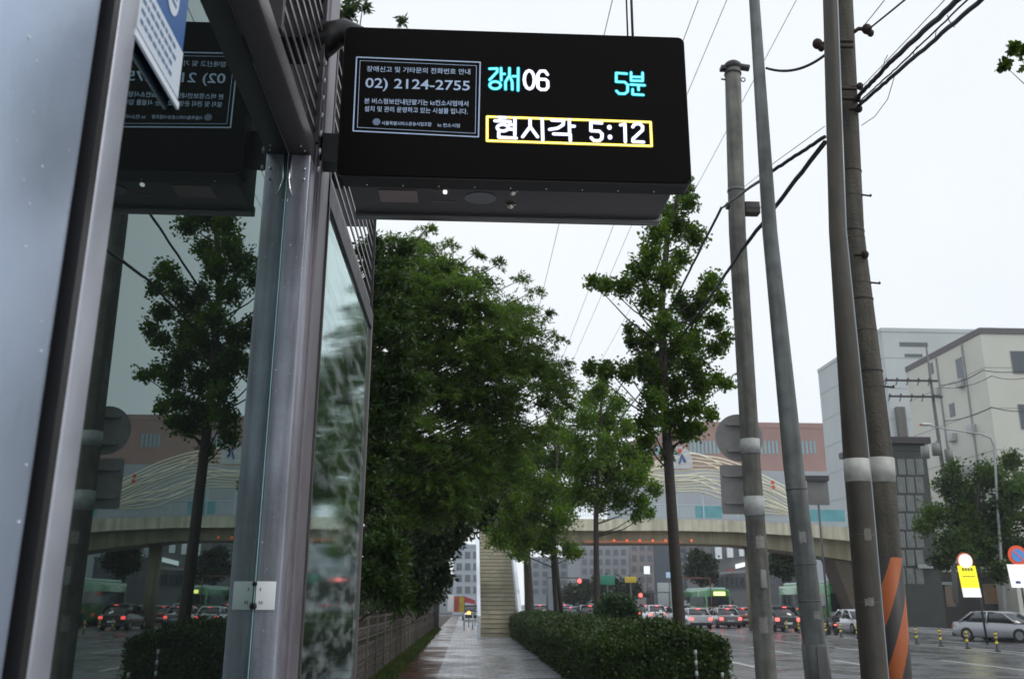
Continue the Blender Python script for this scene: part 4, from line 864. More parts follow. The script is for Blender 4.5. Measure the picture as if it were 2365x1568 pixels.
def pside(px0, py0, px1, py1, X): a = at_x(px0, py0, X); b = at_x(px1, py1, X); return (min(a.y, b.y), max(a.y, b.y), min(a.z, b.z), max(a.z, b.z))
M_pale = mat('pale_cladding', (.50, .535, .535), .7, 0, .06, .25)
M_pale2 = mat('pale_render', (.60, .60, .53), .75, 0, .06, .3)
XB = 41.8; YBb = 80.0; hB = at_x(2262, 757, XB).z
YBb = at_x(2262, 757, XB).y; yb1 = at_x(2090, 835, XB).y
wB = [pxr(2334, 812, 2385, 862, YBb), pxr(2352, 935, 2400, 990, YBb), pxr(2338, 1090, 2390, 1130, YBb)]
bB = building('pale_building', 'pale rendered corner building at the right edge behind the far street lamp', XB, XB+26, YBb, yb1, hB-.5, M_pale2, wB, side=[pside(2208, 832, 2232, 872, XB), pside(2193, 935, 2206, 958, XB), pside(2146, 842, 2156, 860, XB)], roofm=mat('coping', (.12, .11, .11), .6))
XA = at_y(2035, 757, 113).x; hA = at_x(2035, 757, XA).z; ya1 = at_x(1888, 848, XA).y
bA = building('pale_building', 'tall pale clad building rising behind the twin poles', XA, XA+30, 113, ya1, hA-.5, M_pale, [pxr(2078, 791, 2142, 800, 113), pxr(2090, 818, 2130, 824, 113)], winm=mat('slot_dark', (.10, .12, .12), .5))
q = pxr(2068, 940, 2112, 1150, 112.7); 
k = MB().box(q[0], q[1], 112.4, 112.99, 0, q[3]); o = k.build('brown_strip', mat('strip_brown', (.19, .185, .175), .7, var=.1, scale=.3, stain=.6), bA); o.location = -bA.location
# panel joints on the wall of A
k = MB()
for i in range(1, 9): z = hA*i/9; k.box(XA-.03, XA-.001, 113.01, ya1, z-.03, z+.03); k.box(XA, XA+30, 112.97, 112.999, z-.03, z+.03)
o = k.build('panel_joints', mat('joint_grey', (.33, .36, .37), .8), bA); o.location = -bA.location
for (px, py) in ((2215, 885), (2160, 905), (2240, 990), (2196, 1010), (2225, 1085)):
    u = at_x(px, py, XB-.3); k = MB(); k.bbox(XB-.42, XB-.02, u.y-.45, u.y+.45, u.z-.35, u.z+.35, .04); o = k.build('air_conditioner', mat('ac_white', (.42, .43, .42), .5), bB); o.location = -bB.location
for px in (2185, 2250):
    u = at_x(px, 1000, XB); k = MB().tube([(XB-.09, u.y, 0), (XB-.09, u.y, hB-.6)], .07, 8); o = k.build('drain_pipe', mat('pipe_dull', (.30, .31, .30), .6), bB); o.location = -bB.location
for (dx, dy, w_, h_) in ((6, 6, 5, 2.4), (14, 5, 3, 1.6)):
    k = MB().box(XB+dx, XB+dx+w_, YBb+dy, YBb+dy+4, hB-.5, hB+h_-1.2); o = k.build('roof_hut', M_pale2, bB); o.location = -bB.location
k = MB()
for i in range(1, 7): z = hB*i/7; k.box(XB-.012, XB-.001, YBb, yb1, z-.03, z+.03); k.box(XB, XB+26, YBb-.012, YBb-.001, z-.03, z+.03)
o = k.build('render_joints', mat('joint_dull', (.33, .34, .31), .8), bB); o.location = -bB.location
# brick civic building
YR = 200
def rel(px, py): return at_y(px, py, YR)
a = rel(1555, 985); b2 = rel(1960, 985); hR = a.z
wr = []
for (s_, e_) in ((1592, 1668), (1755, 1802), (1842, 1886)):
    x = s_
    while x < e_-5: wr.append(pxr(x, 1018, x+6.6, 1048, YR)); x += 9
M_brick = mat('dusty_brick', (.34, .205, .175), .8, 0, .08, .15)
bR = building('brick_building', 'wide dusty pink brick building with a band of pale windows beyond the bridge', a.x, b2.x+10, YR, YR+25, hR, M_brick, wr, winm=M_winblue, parapet=1.2)
k = MB()
for (p0, p1_, t) in ((1640, 1760, 972), (1690, 1712, 962), (1845, 1960, 975)): u = rel(p0, t); v = rel(p1_, t); k.box(u.x, v.x, YR+2, YR+14, hR-.1, u.z)
o = k.build('roof_blocks', M_brick, bR); o.location = -bR.location
k = MB(); u = rel(1400, 1092); v = rel(1965, 1092); k.box(u.x, v.x+10, YR-6, YR-.1, -.15, u.z); o = k.build('podium', mat('podium_pale', (.40, .43, .46), .7, var=.05, scale=.1), bR); o.location = -bR.location
u = rel(1475, 1010); v = rel(1554, 1010); 
building('brick_building', 'narrow brick block partly hidden by the tall ginkgo', u.x, v.x, YR+2, YR+20, u.z, M_brick, [pxr(1486, 1030, 1500, 1050, YR+2), pxr(1510, 1030, 1524, 1050, YR+2), pxr(1534, 1020, 1550, 1060, YR+2)], winm=M_winblue)
# dark glazed building beside the twin poles
YG = 70
a = at_y(2046, 1040, YG); b2 = at_y(2138, 1040, YG)
wg = []
for i in range(7):
    for j in range(4): wg.append(pxr(2052+j*21, 1062+i*42, 2069+j*21, 1094+i*42, YG))
bG = building('glazed_building', 'dark glazed narrow building just right of the twin poles', a.x, b2.x, YG, YG+8, a.z, mat('dark_frame', (.045, .05, .045), .5, .2, .2, 1), wg, winm=mat('murky_glass', (.10, .12, .11), .15, var=.3, scale=1.5, spec=.7), parapet=.7)
k = MB(); a3 = at_y(2040, 1036, YG); k.box(a3.x-.3, b2.x+.2, YG-.6, YG+8, a.z+.5, a.z+1.0); o = k.build('roof_canopy', M_dark, bG); o.location = -bG.location
# shops on the ground floor right
YH = 73; a = at_y(2142, 1335, YH)
sp = building('shop_row', 'dark single storey shops under the street tree at right', a.x, a.x+16, YH, YH+6, a.z, mat('shop_dark', (.035, .032, .028), .6, var=.3, scale=.6), [pxr(2150, 1352, 2175, 1398, YH), pxr(2182, 1352, 2205, 1398, YH), pxr(2270, 1350, 2310, 1392, YH), pxr(2325, 1350, 2360, 1392, YH)], winm=mat('warm_glass', (.08, .06, .04), .2, emit=(1, .6, .3), es=.03))
k = MB(); q = pxr(2150, 1343, 2205, 1350, YH-.2); k.box(q[0], q[1], YH-.25, YH-.07, q[2], q[3]); o = k.build('fascia_sign', mat('fascia', (.3, .34, .33), .5), sp); o.location = -sp.location
k = MB(); q = pxr(2120, 1302, 2165, 1312, YG-.3); k.box(q[0], q[1], YG-.3, YG-.1, q[2], q[3]); o = k.build('fascia_sign', mat('fascia', (0, 0, 0)), bG); o.location = -bG.location

def grid(px0, px1, py0, py1, nx, ny, Y, f=.55):
    out = []; w = (px1-px0)/nx; h = (py1-py0)/ny
    for i in range(nx):
        for j in range(ny): out.append(pxr(px0+w*(i+.5-f/2), py0+h*(j+.5-f/2), px0+w*(i+.5+f/2), py0+h*(j+.5+f/2), Y))
    return out
def pxb(name, label, p0, p1_, t, Y, dep, m, g=None, winm=None, cat='building'):
    a = at_y(p0, t, Y); b = at_y(p1_, t, Y); return building(name, label, a.x, b.x, Y, Y+dep, a.z, m, grid(p0+3, p1_-3, t+6, 1375, *g, Y) if g else (), winm or mat('haze_window', (.15, .17, .19), .4), cat=cat, parapet=.4)
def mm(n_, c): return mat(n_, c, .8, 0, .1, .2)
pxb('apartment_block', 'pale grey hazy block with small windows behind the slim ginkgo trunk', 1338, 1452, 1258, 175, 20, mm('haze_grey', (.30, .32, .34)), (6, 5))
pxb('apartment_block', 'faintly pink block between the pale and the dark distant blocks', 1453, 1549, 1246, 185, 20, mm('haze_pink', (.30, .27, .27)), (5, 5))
pxb('office_block', 'dark blue grey block left of the lit shop building under the bridge', 1550, 1600, 1244, 150, 15, mm('slate', (.085, .10, .12)), (3, 6))
pxb('apartment_block', 'small reddish brick house behind the hazy tree', 1601, 1640, 1252, 160, 12, mm('red_house', (.17, .11, .10)), (2, 4))
b4 = pxb('shop_building', 'commercial building with glowing white sign panels beyond the bridge', 1641, 1748, 1256, 122, 14, mm('shop_grey', (.17, .175, .18)), None)
E_sign = mat('sign_light', (.6, .6, .6), emit=(.85, .93, 1), es=.75); E_yel = mat('sign_yellow', (.6, .5, .05), emit=(1, .82, .05), es=.5)
def addsign(root, p0, t, p1_, b, Y, m, nm='lit_sign', slope=0):
    a = at_y(p0, t, Y); c = at_y(p1_, b, Y); d = at_y(p1_, b-slope, Y).z-c.z
    k = MB(); k.prism([(a.x, c.z), (c.x, c.z+d), (c.x, a.z+d), (a.x, a.z)], Y-.2, Y); o = k.build(nm, m, root); o.location = -root.location
for i, x in enumerate((1651, 1678, 1706, 1734)): addsign(b4, x, 1263, x+16-i, 1290-i*3, 121.8, mat('panel_pale', (.5, .52, .54), .5, emit=(.8, .9, 1), es=.22), 'sign_panel')
addsign(b4, 1698, 1303, 1735, 1313, 121.8, E_sign, slope=9); addsign(b4, 1738, 1298, 1746, 1330, 121.6, E_yel); addsign(b4, 1680, 1314, 1696, 1322, 121.8, mat('sign_red', (.4, .12, .1), .5), 'red_sign')
addsign(b4, 1641, 1322, 1745, 1328, 121.5, mat('awning', (.30, .31, .33), .5), 'awning', slope=8)
k = MB(); q = pxr(1643, 1332, 1745, 1356, 121.8)
n_ = 9
for i in range(n_): w = (q[1]-q[0])/n_; k.box(q[0]+w*i+.15, q[0]+w*(i+1)-.15, 121.7, 121.99, q[2], q[3])
o = k.build('shop_windows', M_win, b4); o.location = -b4.location
pxb('shop_building', 'low dark building between the concrete pole and the slim pole', 1749, 1885, 1300, 150, 15, mm('dk_shop', (.15, .155, .16)), (6, 3))
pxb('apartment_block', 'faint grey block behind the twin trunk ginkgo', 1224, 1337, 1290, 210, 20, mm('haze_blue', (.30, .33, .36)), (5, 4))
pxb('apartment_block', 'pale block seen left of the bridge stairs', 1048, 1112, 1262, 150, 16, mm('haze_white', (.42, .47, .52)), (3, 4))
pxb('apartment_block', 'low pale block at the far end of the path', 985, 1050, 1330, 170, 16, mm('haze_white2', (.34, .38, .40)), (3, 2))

# small signs and traffic lights far down the street
M_pole_far = mat('far_pole', (.10, .105, .11), .6, .2)
E_red = mat('signal_red', (.3, .02, .02), emit=(1, .12, .10), es=2.2)
def signal(px, py, Y, side, label):
    q = at_y(px, py, Y); root = thing('traffic_light', label, 'traffic light', (q.x+side*3, Y, -.15), 0, 'red traffic lights')
    k = MB(); k.bbox(q.x-.2, q.x+.95, Y-.12, Y+.12, q.z-.2, q.z+.2, .03); k.build('housing', M_black, root)
    k = MB(); k.ball((q.x, Y-.13, q.z), (.2, .08, .2), 12, 8); k.build('red_lamp', E_red, root)
    k = MB(); k.tube([(q.x+side*3, Y+.05, -.15), (q.x+side*3, Y+.05, q.z+.3)], .1, 10); k.tube([(q.x, Y+.05, q.z+.27), (q.x+side*3, Y+.05, q.z+.3)], .06, 8); k.build('mast', M_pole_far, root); rebase(root)
signal(1338, 1341, 88, -1, 'red traffic light left of the slim ginkgo trunk'); signal(1479, 1374, 96, 1, 'red traffic light above the cars right of the round shrub')
def board(name, label, p0, t, p1_, b, Y, m, cat='sign', pole_=True, group=None):
    a = at_y(p0, t, Y); c = at_y(p1_, b, Y); xm_ = (a.x+c.x)/2
    root = thing(name, label, cat, (xm_, Y, -.15), 0, group); k = MB(); k.bbox(a.x, c.x, Y-.06, Y+.02, c.z, a.z, .02); k.build('panel', m, root)
    if pole_: MB().tube([(xm_, Y+.1, -.15), (xm_, Y+.1, a.z)], .07, 8).build('post', M_pole_far, root)
    rebase(root); return root
board('road_sign', 'yellow road sign far down the street behind the bridge', 1443, 1331, 1470, 1345, 100, mat('sign_yellow_matt', (.62, .47, .06), .5), group='distant road signs')
board('road_sign', 'green direction sign beside the slim ginkgo trunk', 1386, 1328, 1420, 1350, 100, mat('sign_green', (.03, .22, .14), .5), group='distant road signs')
board('shop_sign', 'small white glowing sign above the yellow road sign', 1487, 1307, 1501, 1325, 110, E_sign)
board('road_sign', 'pale blue board just left of the tall ginkgo trunk', 1538, 1321, 1553, 1334, 108, mat('sign_paleblue', (.35, .5, .65), .5, emit=(.5, .7, 1), es=.2), group='distant road signs')
board('notice_board', 'dark notice board standing above the car roofs', 1492, 1363, 1512, 1398, 98, mat('board_dark', (.05, .05, .055), .6))
board('billboard', 'pale standing panel left of the tall ginkgo trunk', 1518, 1345, 1553, 1398, 112, mat('panel_lightgrey', (.42, .46, .48), .6))
k = MB(); a = at_y(1640, 1335, 100); b2 = at_y(1572, 1335, 100)
k.tube([(a.x, 100, -.15), (a.x, 100, a.z), (b2.x, 100, a.z)], .07, 8); tag(k.build('signal_gantry', mat('rust_red', (.22, .08, .06), .6)), 'thin rusty red gantry beside the tall ginkgo trunk', 'gantry')

# far utility pole, street lamp
up = thing('utility_pole', 'far utility pole with crossarms and transformers in front of the pale buildings', 'utility pole', (28.5, 62, -.15))
YU = 62
k = MB(); k.tube([at_y(2139, 800, YU), at_y(2158, 940, YU), at_y(2180, 1100, YU), at_y(2202, 1300, YU), at_y(2208, 1392, YU)][::-1], [.17, .16, .14, .11, .06], 12); o = k.build('shaft', mat('far_conc', (.15, .15, .145), .8), up); 
k = MB()
for (a, b, c) in ((2044, 878, 2165), (2052, 915, 2176)):
    u = at_y(a, b, YU-.2); v = at_y(c, b+2, YU-.2); k.box(u.x, v.x, YU-.3, YU-.15, u.z-.06, u.z+.06)
    for t in np.linspace(.03, .85, 5): x = u.x+(v.x-u.x)*t; k.tube([(x, YU-.2, u.z), (x-.15, YU-.2, u.z-.35)], .035, 6); k.ball((x, YU-.2, u.z+.12), (.07, .07, .1), 8, 5)
k.tube([at_y(2044, 878, YU-.2), at_y(2036, 890, YU-.2), at_y(2033, 915, YU-.2)], .03, 6)
k.build('crossarm', M_dark, up)
k = MB()
for (a, b) in ((2135, 1045), (2160, 1038), (2190, 1052)): q = at_y(a, b, YU-.3); k.tube([(q.x, YU-.4, q.z-.42), (q.x, YU-.4, q.z+.42)], .27, 12); k.ball((q.x+.1, YU-.4, q.z+.5), (.06, .06, .12), 6, 4)
k.build('transformer', mat('transformer_grey', (.20, .21, .20), .6, .2), up)
for ch in up.children: ch.location = -up.location
GW = 'wires in front of the pale buildings'
cable('far_wire', 'dark wire crossing the pale building in the middle', [at_y(2172, 890, 61.8), at_y(2270, 855, 58), at_y(2400, 850, 52)], .03, M_dark, sag=.2, group=GW)
cable('far_wire', 'lower dark wire crossing the pale building', [at_y(2180, 972, 61.8), at_y(2290, 940, 57), at_y(2400, 945, 52)], .03, M_dark, sag=.2, group=GW)
cable('far_wire', 'wire crossing from the upper crossarm to the right edge', [at_y(2172, 895, 61.8), at_y(2290, 868, 57), at_y(2400, 862, 52)], .022, M_dark, sag=.3, group=GW)
sl_ = thing('street_lamp', 'curved arm street lamp in front of the pale corner building', 'street lamp', (0, 0, 0)); YL = 53
q = at_y(2318, 1410, YL); sl_.location = (q.x, YL, -.15)
k = MB(); k.tube([(q.x, YL, -.15), at_y(2312, 1300, YL), at_y(2300, 1100, YL), at_y(2296, 1030, YL), at_y(2288, 1012, YL), at_y(2265, 1002, YL), at_y(2180, 990, YL), at_y(2150, 984, YL)], [.1, .09, .07, .06, .055, .05, .045, .04], 10); k.build('mast', mat('lamp_grey', (.33, .36, .35), .5, .3), sl_)
k = MB(); u = at_y(2138, 980, YL); k.ball(u, (.42, .16, .10), 14, 8); k.build('lamp_head', mat('lamp_white', (.55, .58, .6), .4), sl_)
k = MB(); k.ball((u.x-.3, u.y-.05, u.z-.02), (.12, .1, .08), 8, 6); k.build('lens', mat('lens_red', (.5, .15, .1), .4), sl_); rebase(sl_)
sb2 = board('hanging_banner', 'grey brown square panel right of the slim leaning pole', 1862, 1104, 1916, 1166, 58, mat('banner_grey', (.17, .165, .16), .7, var=.1), cat='panel')
for ch in sb2.children:
    if ch.name.startswith('post'): pass
q = pxr(1858, 1098, 1914, 1110, 57.8); k = MB().box(q[0], q[1], 57.7, 57.9, q[2], q[3]); o = k.build('header', M_dark, sb2); o.location = -sb2.location

# ================================================================== VEHICLES
M_tyre = mat('tyre', (.015, .015, .015), .8); M_rim = mat('rim', (.3, .3, .31), .3, .7); M_cwin = mat('car_glass', (.02, .025, .03), .06, spec=.9)
E_tail = mat('tail_light', (.35, .02, .02), emit=(1, .10, .09), es=3.0); E_head = mat('head_light', (.8, .8, .8), emit=(1, .95, .85), es=1.2); M_tailoff = mat('tail_lens', (.25, .02, .02), .25)
def paint(n_, c): return mat(n_, c, .25, .3, coat=.6)
def loft(mb, secs):
    """secs: list of (y, [(x,z)...]) closed rings of equal length"""
    n_ = len(secs[0][1]); o = len(mb.v)
    for y, ring in secs: mb.v += [(x, y, z) for x, z in ring]
    for i in range(len(secs)-1):
        for j in range(n_): a = o+i*n_+j; b = o+i*n_+(j+1) % n_; mb.f.append((a, a+n_, b+n_, b)); mb.sm.append(True)
    mb.f.append(tuple(o+j for j in range(n_))); mb.sm.append(False); mb.f.append(tuple(o+(len(secs)-1)*n_+j for j in range(n_))[::-1]); mb.sm.append(False)
def make_car(name, label, bodym, suv=False, lights=True, cat='car', group=None):
    """rear of the car at y=0 facing -y, length along +y"""
    L, Wc, H = 4.5, .9, (1.62 if suv else 1.45); root = thing(name, label, cat, (0, 0, 0), 0, group)
    def ring(w, z0, z1, tw=.93): return [(-w, z0+.1), (-w, (z0+z1)/2), (-w*tw, z1-.03), (-w*tw*.9, z1), (w*tw*.9, z1), (w*tw, z1-.03), (w, (z0+z1)/2), (w, z0+.1), (w*.92, z0), (-w*.92, z0)]
    bl = .92 if not suv else 1.02; k = MB()
    loft(k, [(0, ring(Wc*.86, .36, bl-.12)), (.08, ring(Wc*.95, .25, bl)), (.5, ring(Wc, .2, bl+.02)), (2.2, ring(Wc, .18, bl)), (3.3, ring(Wc, .2, bl-.04)), (4.2, ring(Wc*.96, .22, bl-.2)), (4.42, ring(Wc*.86, .3, bl-.3)), (4.5, ring(Wc*.7, .36, bl-.36))])
    def rr(w, z): return [(-w, bl-.05), (-w*.985, bl+.02), (-w*.86+.0, z-.08), (-w*.76, z), (w*.76, z), (w*.86, z-.08), (w*.985, bl+.02), (w, bl-.05)]
    k2 = MB(); y_ = (.25, .75) if suv else (.45, 1.15)
    roof = [(y_[1]-.05, Wc*.80, H-.03), (y_[1]+.5, Wc*.82, H), (2.2, Wc*.82, H), (2.75, Wc*.78, H-.08)]
    for a in range(len(roof)-1):
        pass
    sec = [(y, [(-w*.9, z-.03), (-w*.75, z+.01), (w*.75, z+.01), (w*.9, z-.03), (w*.9, z-.06), (-w*.9, z-.06)]) for y, w, z in roof]; loft(k, sec)
    for s_ in (-1, 1):   # pillars
        for (ya, yb, za) in ((y_[0]+.0, y_[1]-.02, H-.05), (2.72, 3.45, H-.09)):
            lo = (ya if ya < 1.5 else yb); hi = (yb if ya < 1.5 else ya)
            k.tube([(s_*Wc*.93, lo, bl-.02), (s_*Wc*.74, hi, za)], .045, 6)
        k.tube([(s_*Wc*.95, 1.95, bl-.02), (s_*Wc*.79, 1.95, H-.03)], .04, 6)
    k.build('body', bodym, root)
    g = MB(); loft(g, [(y_[0]+.05, [(-Wc*.88, bl-.02), (-Wc*.86, bl+.01), (Wc*.86, bl+.01), (Wc*.88, bl-.02)]), (y_[1], [(-Wc*.9, bl-.02), (-Wc*.74, H-.055), (Wc*.74, H-.055), (Wc*.9, bl-.02)]), (2.7, [(-Wc*.9, bl-.02), (-Wc*.74, H-.09), (Wc*.74, H-.09), (Wc*.9, bl-.02)]), (3.42, [(-Wc*.88, bl-.04), (-Wc*.86, bl-.01), (Wc*.86, bl-.01), (Wc*.88, bl-.04)])]); g.build('windows', M_cwin, root)
    for s_ in (-1, 1):
        t = MB(); t.bbox(s_*Wc*.78-.13, s_*Wc*.78+.13, -.03, .12, bl-.34, bl-.14, .02); t.build('tail_light', E_tail if lights else M_tailoff, root)
        t = MB(); t.bbox(s_*Wc*.66-.14, s_*Wc*.66+.14, 4.33, 4.47, bl-.42, bl-.28, .02); t.build('headlight', E_head if not lights else mat('lamp_clear', (.6, .6, .6), .1), root)
        for yw in (.85, 3.6):
            w = MB(); w.tube([(s_*(Wc-.17), yw, .33), (s_*(Wc+.01), yw, .33)], .33, 20); wo_ = w.build('wheel', M_tyre, root); w = MB(); w.tube([(s_*(Wc-.02), yw, .33), (s_*(Wc+.02), yw, .33)], .2, 14); w.build('rim', M_rim, wo_)
    t = MB(); t.box(-.26, .26, -.035, -.01, .48, .6); t.build('number_plate', M_white, root)
    t = MB(); t.bbox(-Wc*.9, Wc*.9, -.05, .2, .22, .42, .04); t.build('bumper', M_dark, root)
    if suv or lights:
        t = MB(); t.box(-.12, .12, y_[0]+.28, y_[0]+.34, H-.09, H-.05); t.build('brake_light', E_tail if lights else M_tailoff, root)
    return root
GC = 'cars queueing with lit tail lights'
def put(o, x, y, rz=0, z=-.15): o.location = (x, y, z); o.rotation_euler = (0, 0, rz); return o
cs = make_car('car', 'white saloon with brake lights just right of the tall ginkgo trunk', paint('car_white', (.62, .64, .66)), group=GC)
cv = make_car('car', 'dark grey suv with brake lights between the concrete pole and the slim pole', paint('car_dark', (.045, .047, .05)), suv=True, group=GC)
def newcar(src, m, label, x, y, rz=0, group=GC):
    c = copy_tree(src); put(c, x, y, rz); tag(c, label, 'car', group)
    for ch in c.children:
        if ch.name.startswith('body'): ch.material_slots[0].link = 'OBJECT'; ch.material_slots[0].material = m
    return c
def lane(px, y): return at_y(px, 1400, y).x
put(cs, lane(1618, 70), 70); put(cv, lane(1818, 62), 62)
newcar(cs, paint('car_silver', (.33, .34, .36)), 'silver saloon with brake lights left of the concrete pole', lane(1695, 70), 71)
newcar(cv, paint('car_white', (0, 0, 0)), 'white suv with bright brake lights left of the tall ginkgo trunk', lane(1520, 88), 88)
newcar(cs, paint('car_brown', (.14, .085, .06)), 'brownish saloon stopped ahead of the silver saloon', lane(1660, 84), 84)
newcar(cs, paint('car_blue', (.10, .16, .26)), 'bluish saloon stopped between the twin trunk and slim ginkgo trunks', lane(1320, 84), 84)
newcar(cv, paint('car_silver', (0, 0, 0)), 'pale suv between the dark ginkgo trunk and the twin trunk', lane(1248, 92), 92)
newcar(cv, paint('car_black', (.015, .015, .017)), 'black suv half hidden behind the round shrub', lane(1365, 76), 76)
newcar(cs, paint('car_white', (0, 0, 0)), 'white saloon between the concrete pole and the silver saloon', lane(1738, 82), 82)
newcar(cs, paint('car_silver', (0, 0, 0)), 'small silver saloon farthest away right of the round shrub', lane(1560, 104), 104)
newcar(cv, paint('car_red', (.2, .05, .04)), 'dull red suv seen just over the hedge right of the round shrub', lane(1492, 100), 100)
for (src_, mn, lb, px, y) in ((cv, 'car_dark', 'dark suv right behind the white saloon by the ginkgo', 1580, 78), (cs, 'car_red', 'dull red saloon between the silver saloon and the concrete pole', 1722, 76), (cs, 'car_silver', 'silver saloon in the far lane left of the tall ginkgo', 1540, 96), (cv, 'car_white', 'white van like suv far ahead of the silver saloon', 1690, 98), (cs, 'car_dark', 'dark saloon just past the dark suv in the next lane', 1850, 74), (cs, 'car_white', 'white saloon between the slim pole and the dark suv', 1790, 86), (cv, 'car_blue', 'bluish suv seen low between the slim pole and the twin poles', 1905, 80), (cs, 'car_black', 'black saloon far away left of the round shrub', 1345, 104), (cv, 'car_silver', 'silver suv far away between the thin ginkgo trunks', 1305, 108), (cs, 'car_red', 'dark red saloon far away by the dark notice board', 1505, 112), (cs, 'car_brown', 'brown saloon far away beside the pale standing panel', 1600, 110)):
    newcar(src_, mat(mn, (0, 0, 0)), lb, lane(px, y), y)
cr = make_car('car', 'silver saloon driving past the yellow striped bollards at the right edge', paint('car_silver', (0, 0, 0)), lights=False); q = at_y(2288, 1440, 45); put(cr, q.x+1.0, 46.5, R(118)+math.pi*0)
cr.rotation_euler = (0, 0, R(-152)); cr.location = (q.x+.4, 48.5, -.15)
cf_ = make_car('car', 'white saloon facing the camera left of the twin poles', paint('car_white', (0, 0, 0)), lights=False); put(cf_, lane(1972, 60), 62, math.pi)
cd = make_car('car', 'dark car with an orange lamp at the far end of the path', paint('car_black', (0, 0, 0)), lights=False); put(cd, lane(1090, 90), 96, math.pi, 0)

def make_bus(name, label, m, group=None):
    """front at y=0 facing -y"""
    root = thing(name, label, 'bus', (0, 0, 0), 0, group); L, w, H = 11, 1.25, 3.2
    k = MB(); k.bbox(-w, w, 0, L, .35, H, .14); k.build('body', m, root)
    k = MB(); k.bbox(-w*.8, w*.8, .6, L-.6, H-.01, H+.22, .08); k.build('roof_unit', mat('bus_roof', (.45, .62, .55), .4), root)
    k = MB(); k.box(-w*.9, w*.9, -.015, .2, 1.25, 2.5); k.build('windscreen', M_cwin, root)
    k = MB(); k.box(-.45, .75, -.03, .1, 2.62, 2.98); k.build('destination_display', mat('bus_led', (.1, .1, .02), emit=(1, .95, .25), es=2.2), root)
    for s_ in (-1, 1):
        k = MB()
        for i in range(6): k.box(s_*w-.012, s_*w+.012, .8+i*1.65, 2.3+i*1.65, 1.5, 2.5)
        k.build('side_windows', M_cwin, root)
        for y in (2.2, 8.2): wh = MB(); wh.tube([(s_*(w-.25), y, .48), (s_*(w+.01), y, .48)], .48, 20); wh.build('wheel', M_tyre, root)
        k = MB(); k.bbox(s_*.95-.16, s_*.95+.16, -.03, .08, .62, .85, .02); k.build('headlight', E_head, root)
        k = MB(); k.tube([(s_*w*.95, .05, 2.4), (s_*(w+.22), -.15, 2.3), (s_*(w+.22), -.15, 1.9)], .03, 6); k.bbox(s_*(w+.22)-.08, s_*(w+.22)+.08, -.2, -.1, 1.7, 2.1, .02); k.build('mirror', M_black, root)
    k = MB(); k.box(-w+.05, w-.05, -.02, .1, .9, 1.2); k.build('front_band', mat('bus_white', (.5, .55, .5), .4), root)
    return root
M_bus = paint('bus_green', (.05, .26, .08))
b1 = make_bus('bus', 'green bus with a glowing yellow destination display right of the tall ginkgo', M_bus, 'green city buses'); put(b1, lane(1660, 100), 100)
b2_ = copy_tree(b1); tag(b2_, 'green bus with pale roof left of the twin poles', 'bus')
for ch in list(b2_.children):
    if ch.name.startswith('destination'): bpy.data.objects.remove(ch); put(b2_, lane(1955, 68), 68)
# scooter
sc_ = thing('scooter', 'small dark scooter waiting by the bollards left of the twin poles', 'scooter', (lane(1925, 56), 56, -.15))
for y in (0, 1.25): w = MB(); w.tube([(-.05, y, .27), (.05, y, .27)], .27, 18); w.build('wheel', M_tyre, sc_)
k = MB(); k.bbox(-.16, .16, .0, .75, .4, .72, .08); k.bbox(-.14, .14, .75, 1.1, .25, .35, .03); k.bbox(-.17, .17, 1.0, 1.16, .3, .95, .05); k.tube([(0, 1.05, .9), (0, 1.02, 1.08)], .03, 8); k.tube([(-.3, 1, 1.08), (.3, 1, 1.08)], .02, 8); k.build('body', paint('car_dark', (0, 0, 0)), sc_)
k = MB(); k.bbox(-.2, .2, -.3, .1, .74, 1.1, .03); k.build('delivery_box', M_black, sc_); k = MB(); k.bbox(-.06, .06, -.06, 0, .55, .62, .01); k.build('tail_light', E_tail, sc_)

# bollards
bo = thing('bollard', 'black and yellow bollard, ', 'bollard', (0, 0, 0), 0, 'black and yellow bollards on the median')
k = MB().tube([(0, 0, 0), (0, 0, .04), (0, 0, .05), (0, 0, .72), (0, 0, .76)], [.12, .12, .048, .045, .03], 12); k.build('post', mat('bollard_black', (.03, .03, .03), .6), bo)
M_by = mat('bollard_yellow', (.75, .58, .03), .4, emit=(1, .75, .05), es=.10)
for z, h in ((.66, .07), (.53, .05), (.33, .09)): MB().tube([(0, 0, z-h/2), (0, 0, z+h/2)], .052, 12).build('band', M_by, bo)
XBm = 20.8
lab = {2297: 'bollard nearest the right edge in front of the silver saloon', 2229: 'second bollard from the right edge, in front of the silver car bonnet', 2167: 'third bollard from the right edge', 2114: 'fourth bollard from the right, nearest to the twin poles on their right'}
ys = [at_x(px, 1450, XBm).y for px in (2297, 2229, 2167, 2114)]; step = (ys[3]-ys[0])/3
items = [(ys[0]+step*i) for i in range(13)]
names = list(lab.values())+['bollard hidden just left of the striped pole foot', 'bollard close left of the twin poles beside the white car', 'bollard between the scooter and the twin poles', 'bollard just right of the slim leaning pole', 'bollard right against the slim leaning pole', 'bollard just left of the slim leaning pole', 'bollard in front of the dark suv', 'bollard right beside the concrete pole', 'farthest bollard left of the concrete pole']
for i, y in enumerate(items):
    o = bo if i == 0 else copy_tree(bo); o.location = (XBm, y, -.15); o['label'] = 'striped '+names[i]

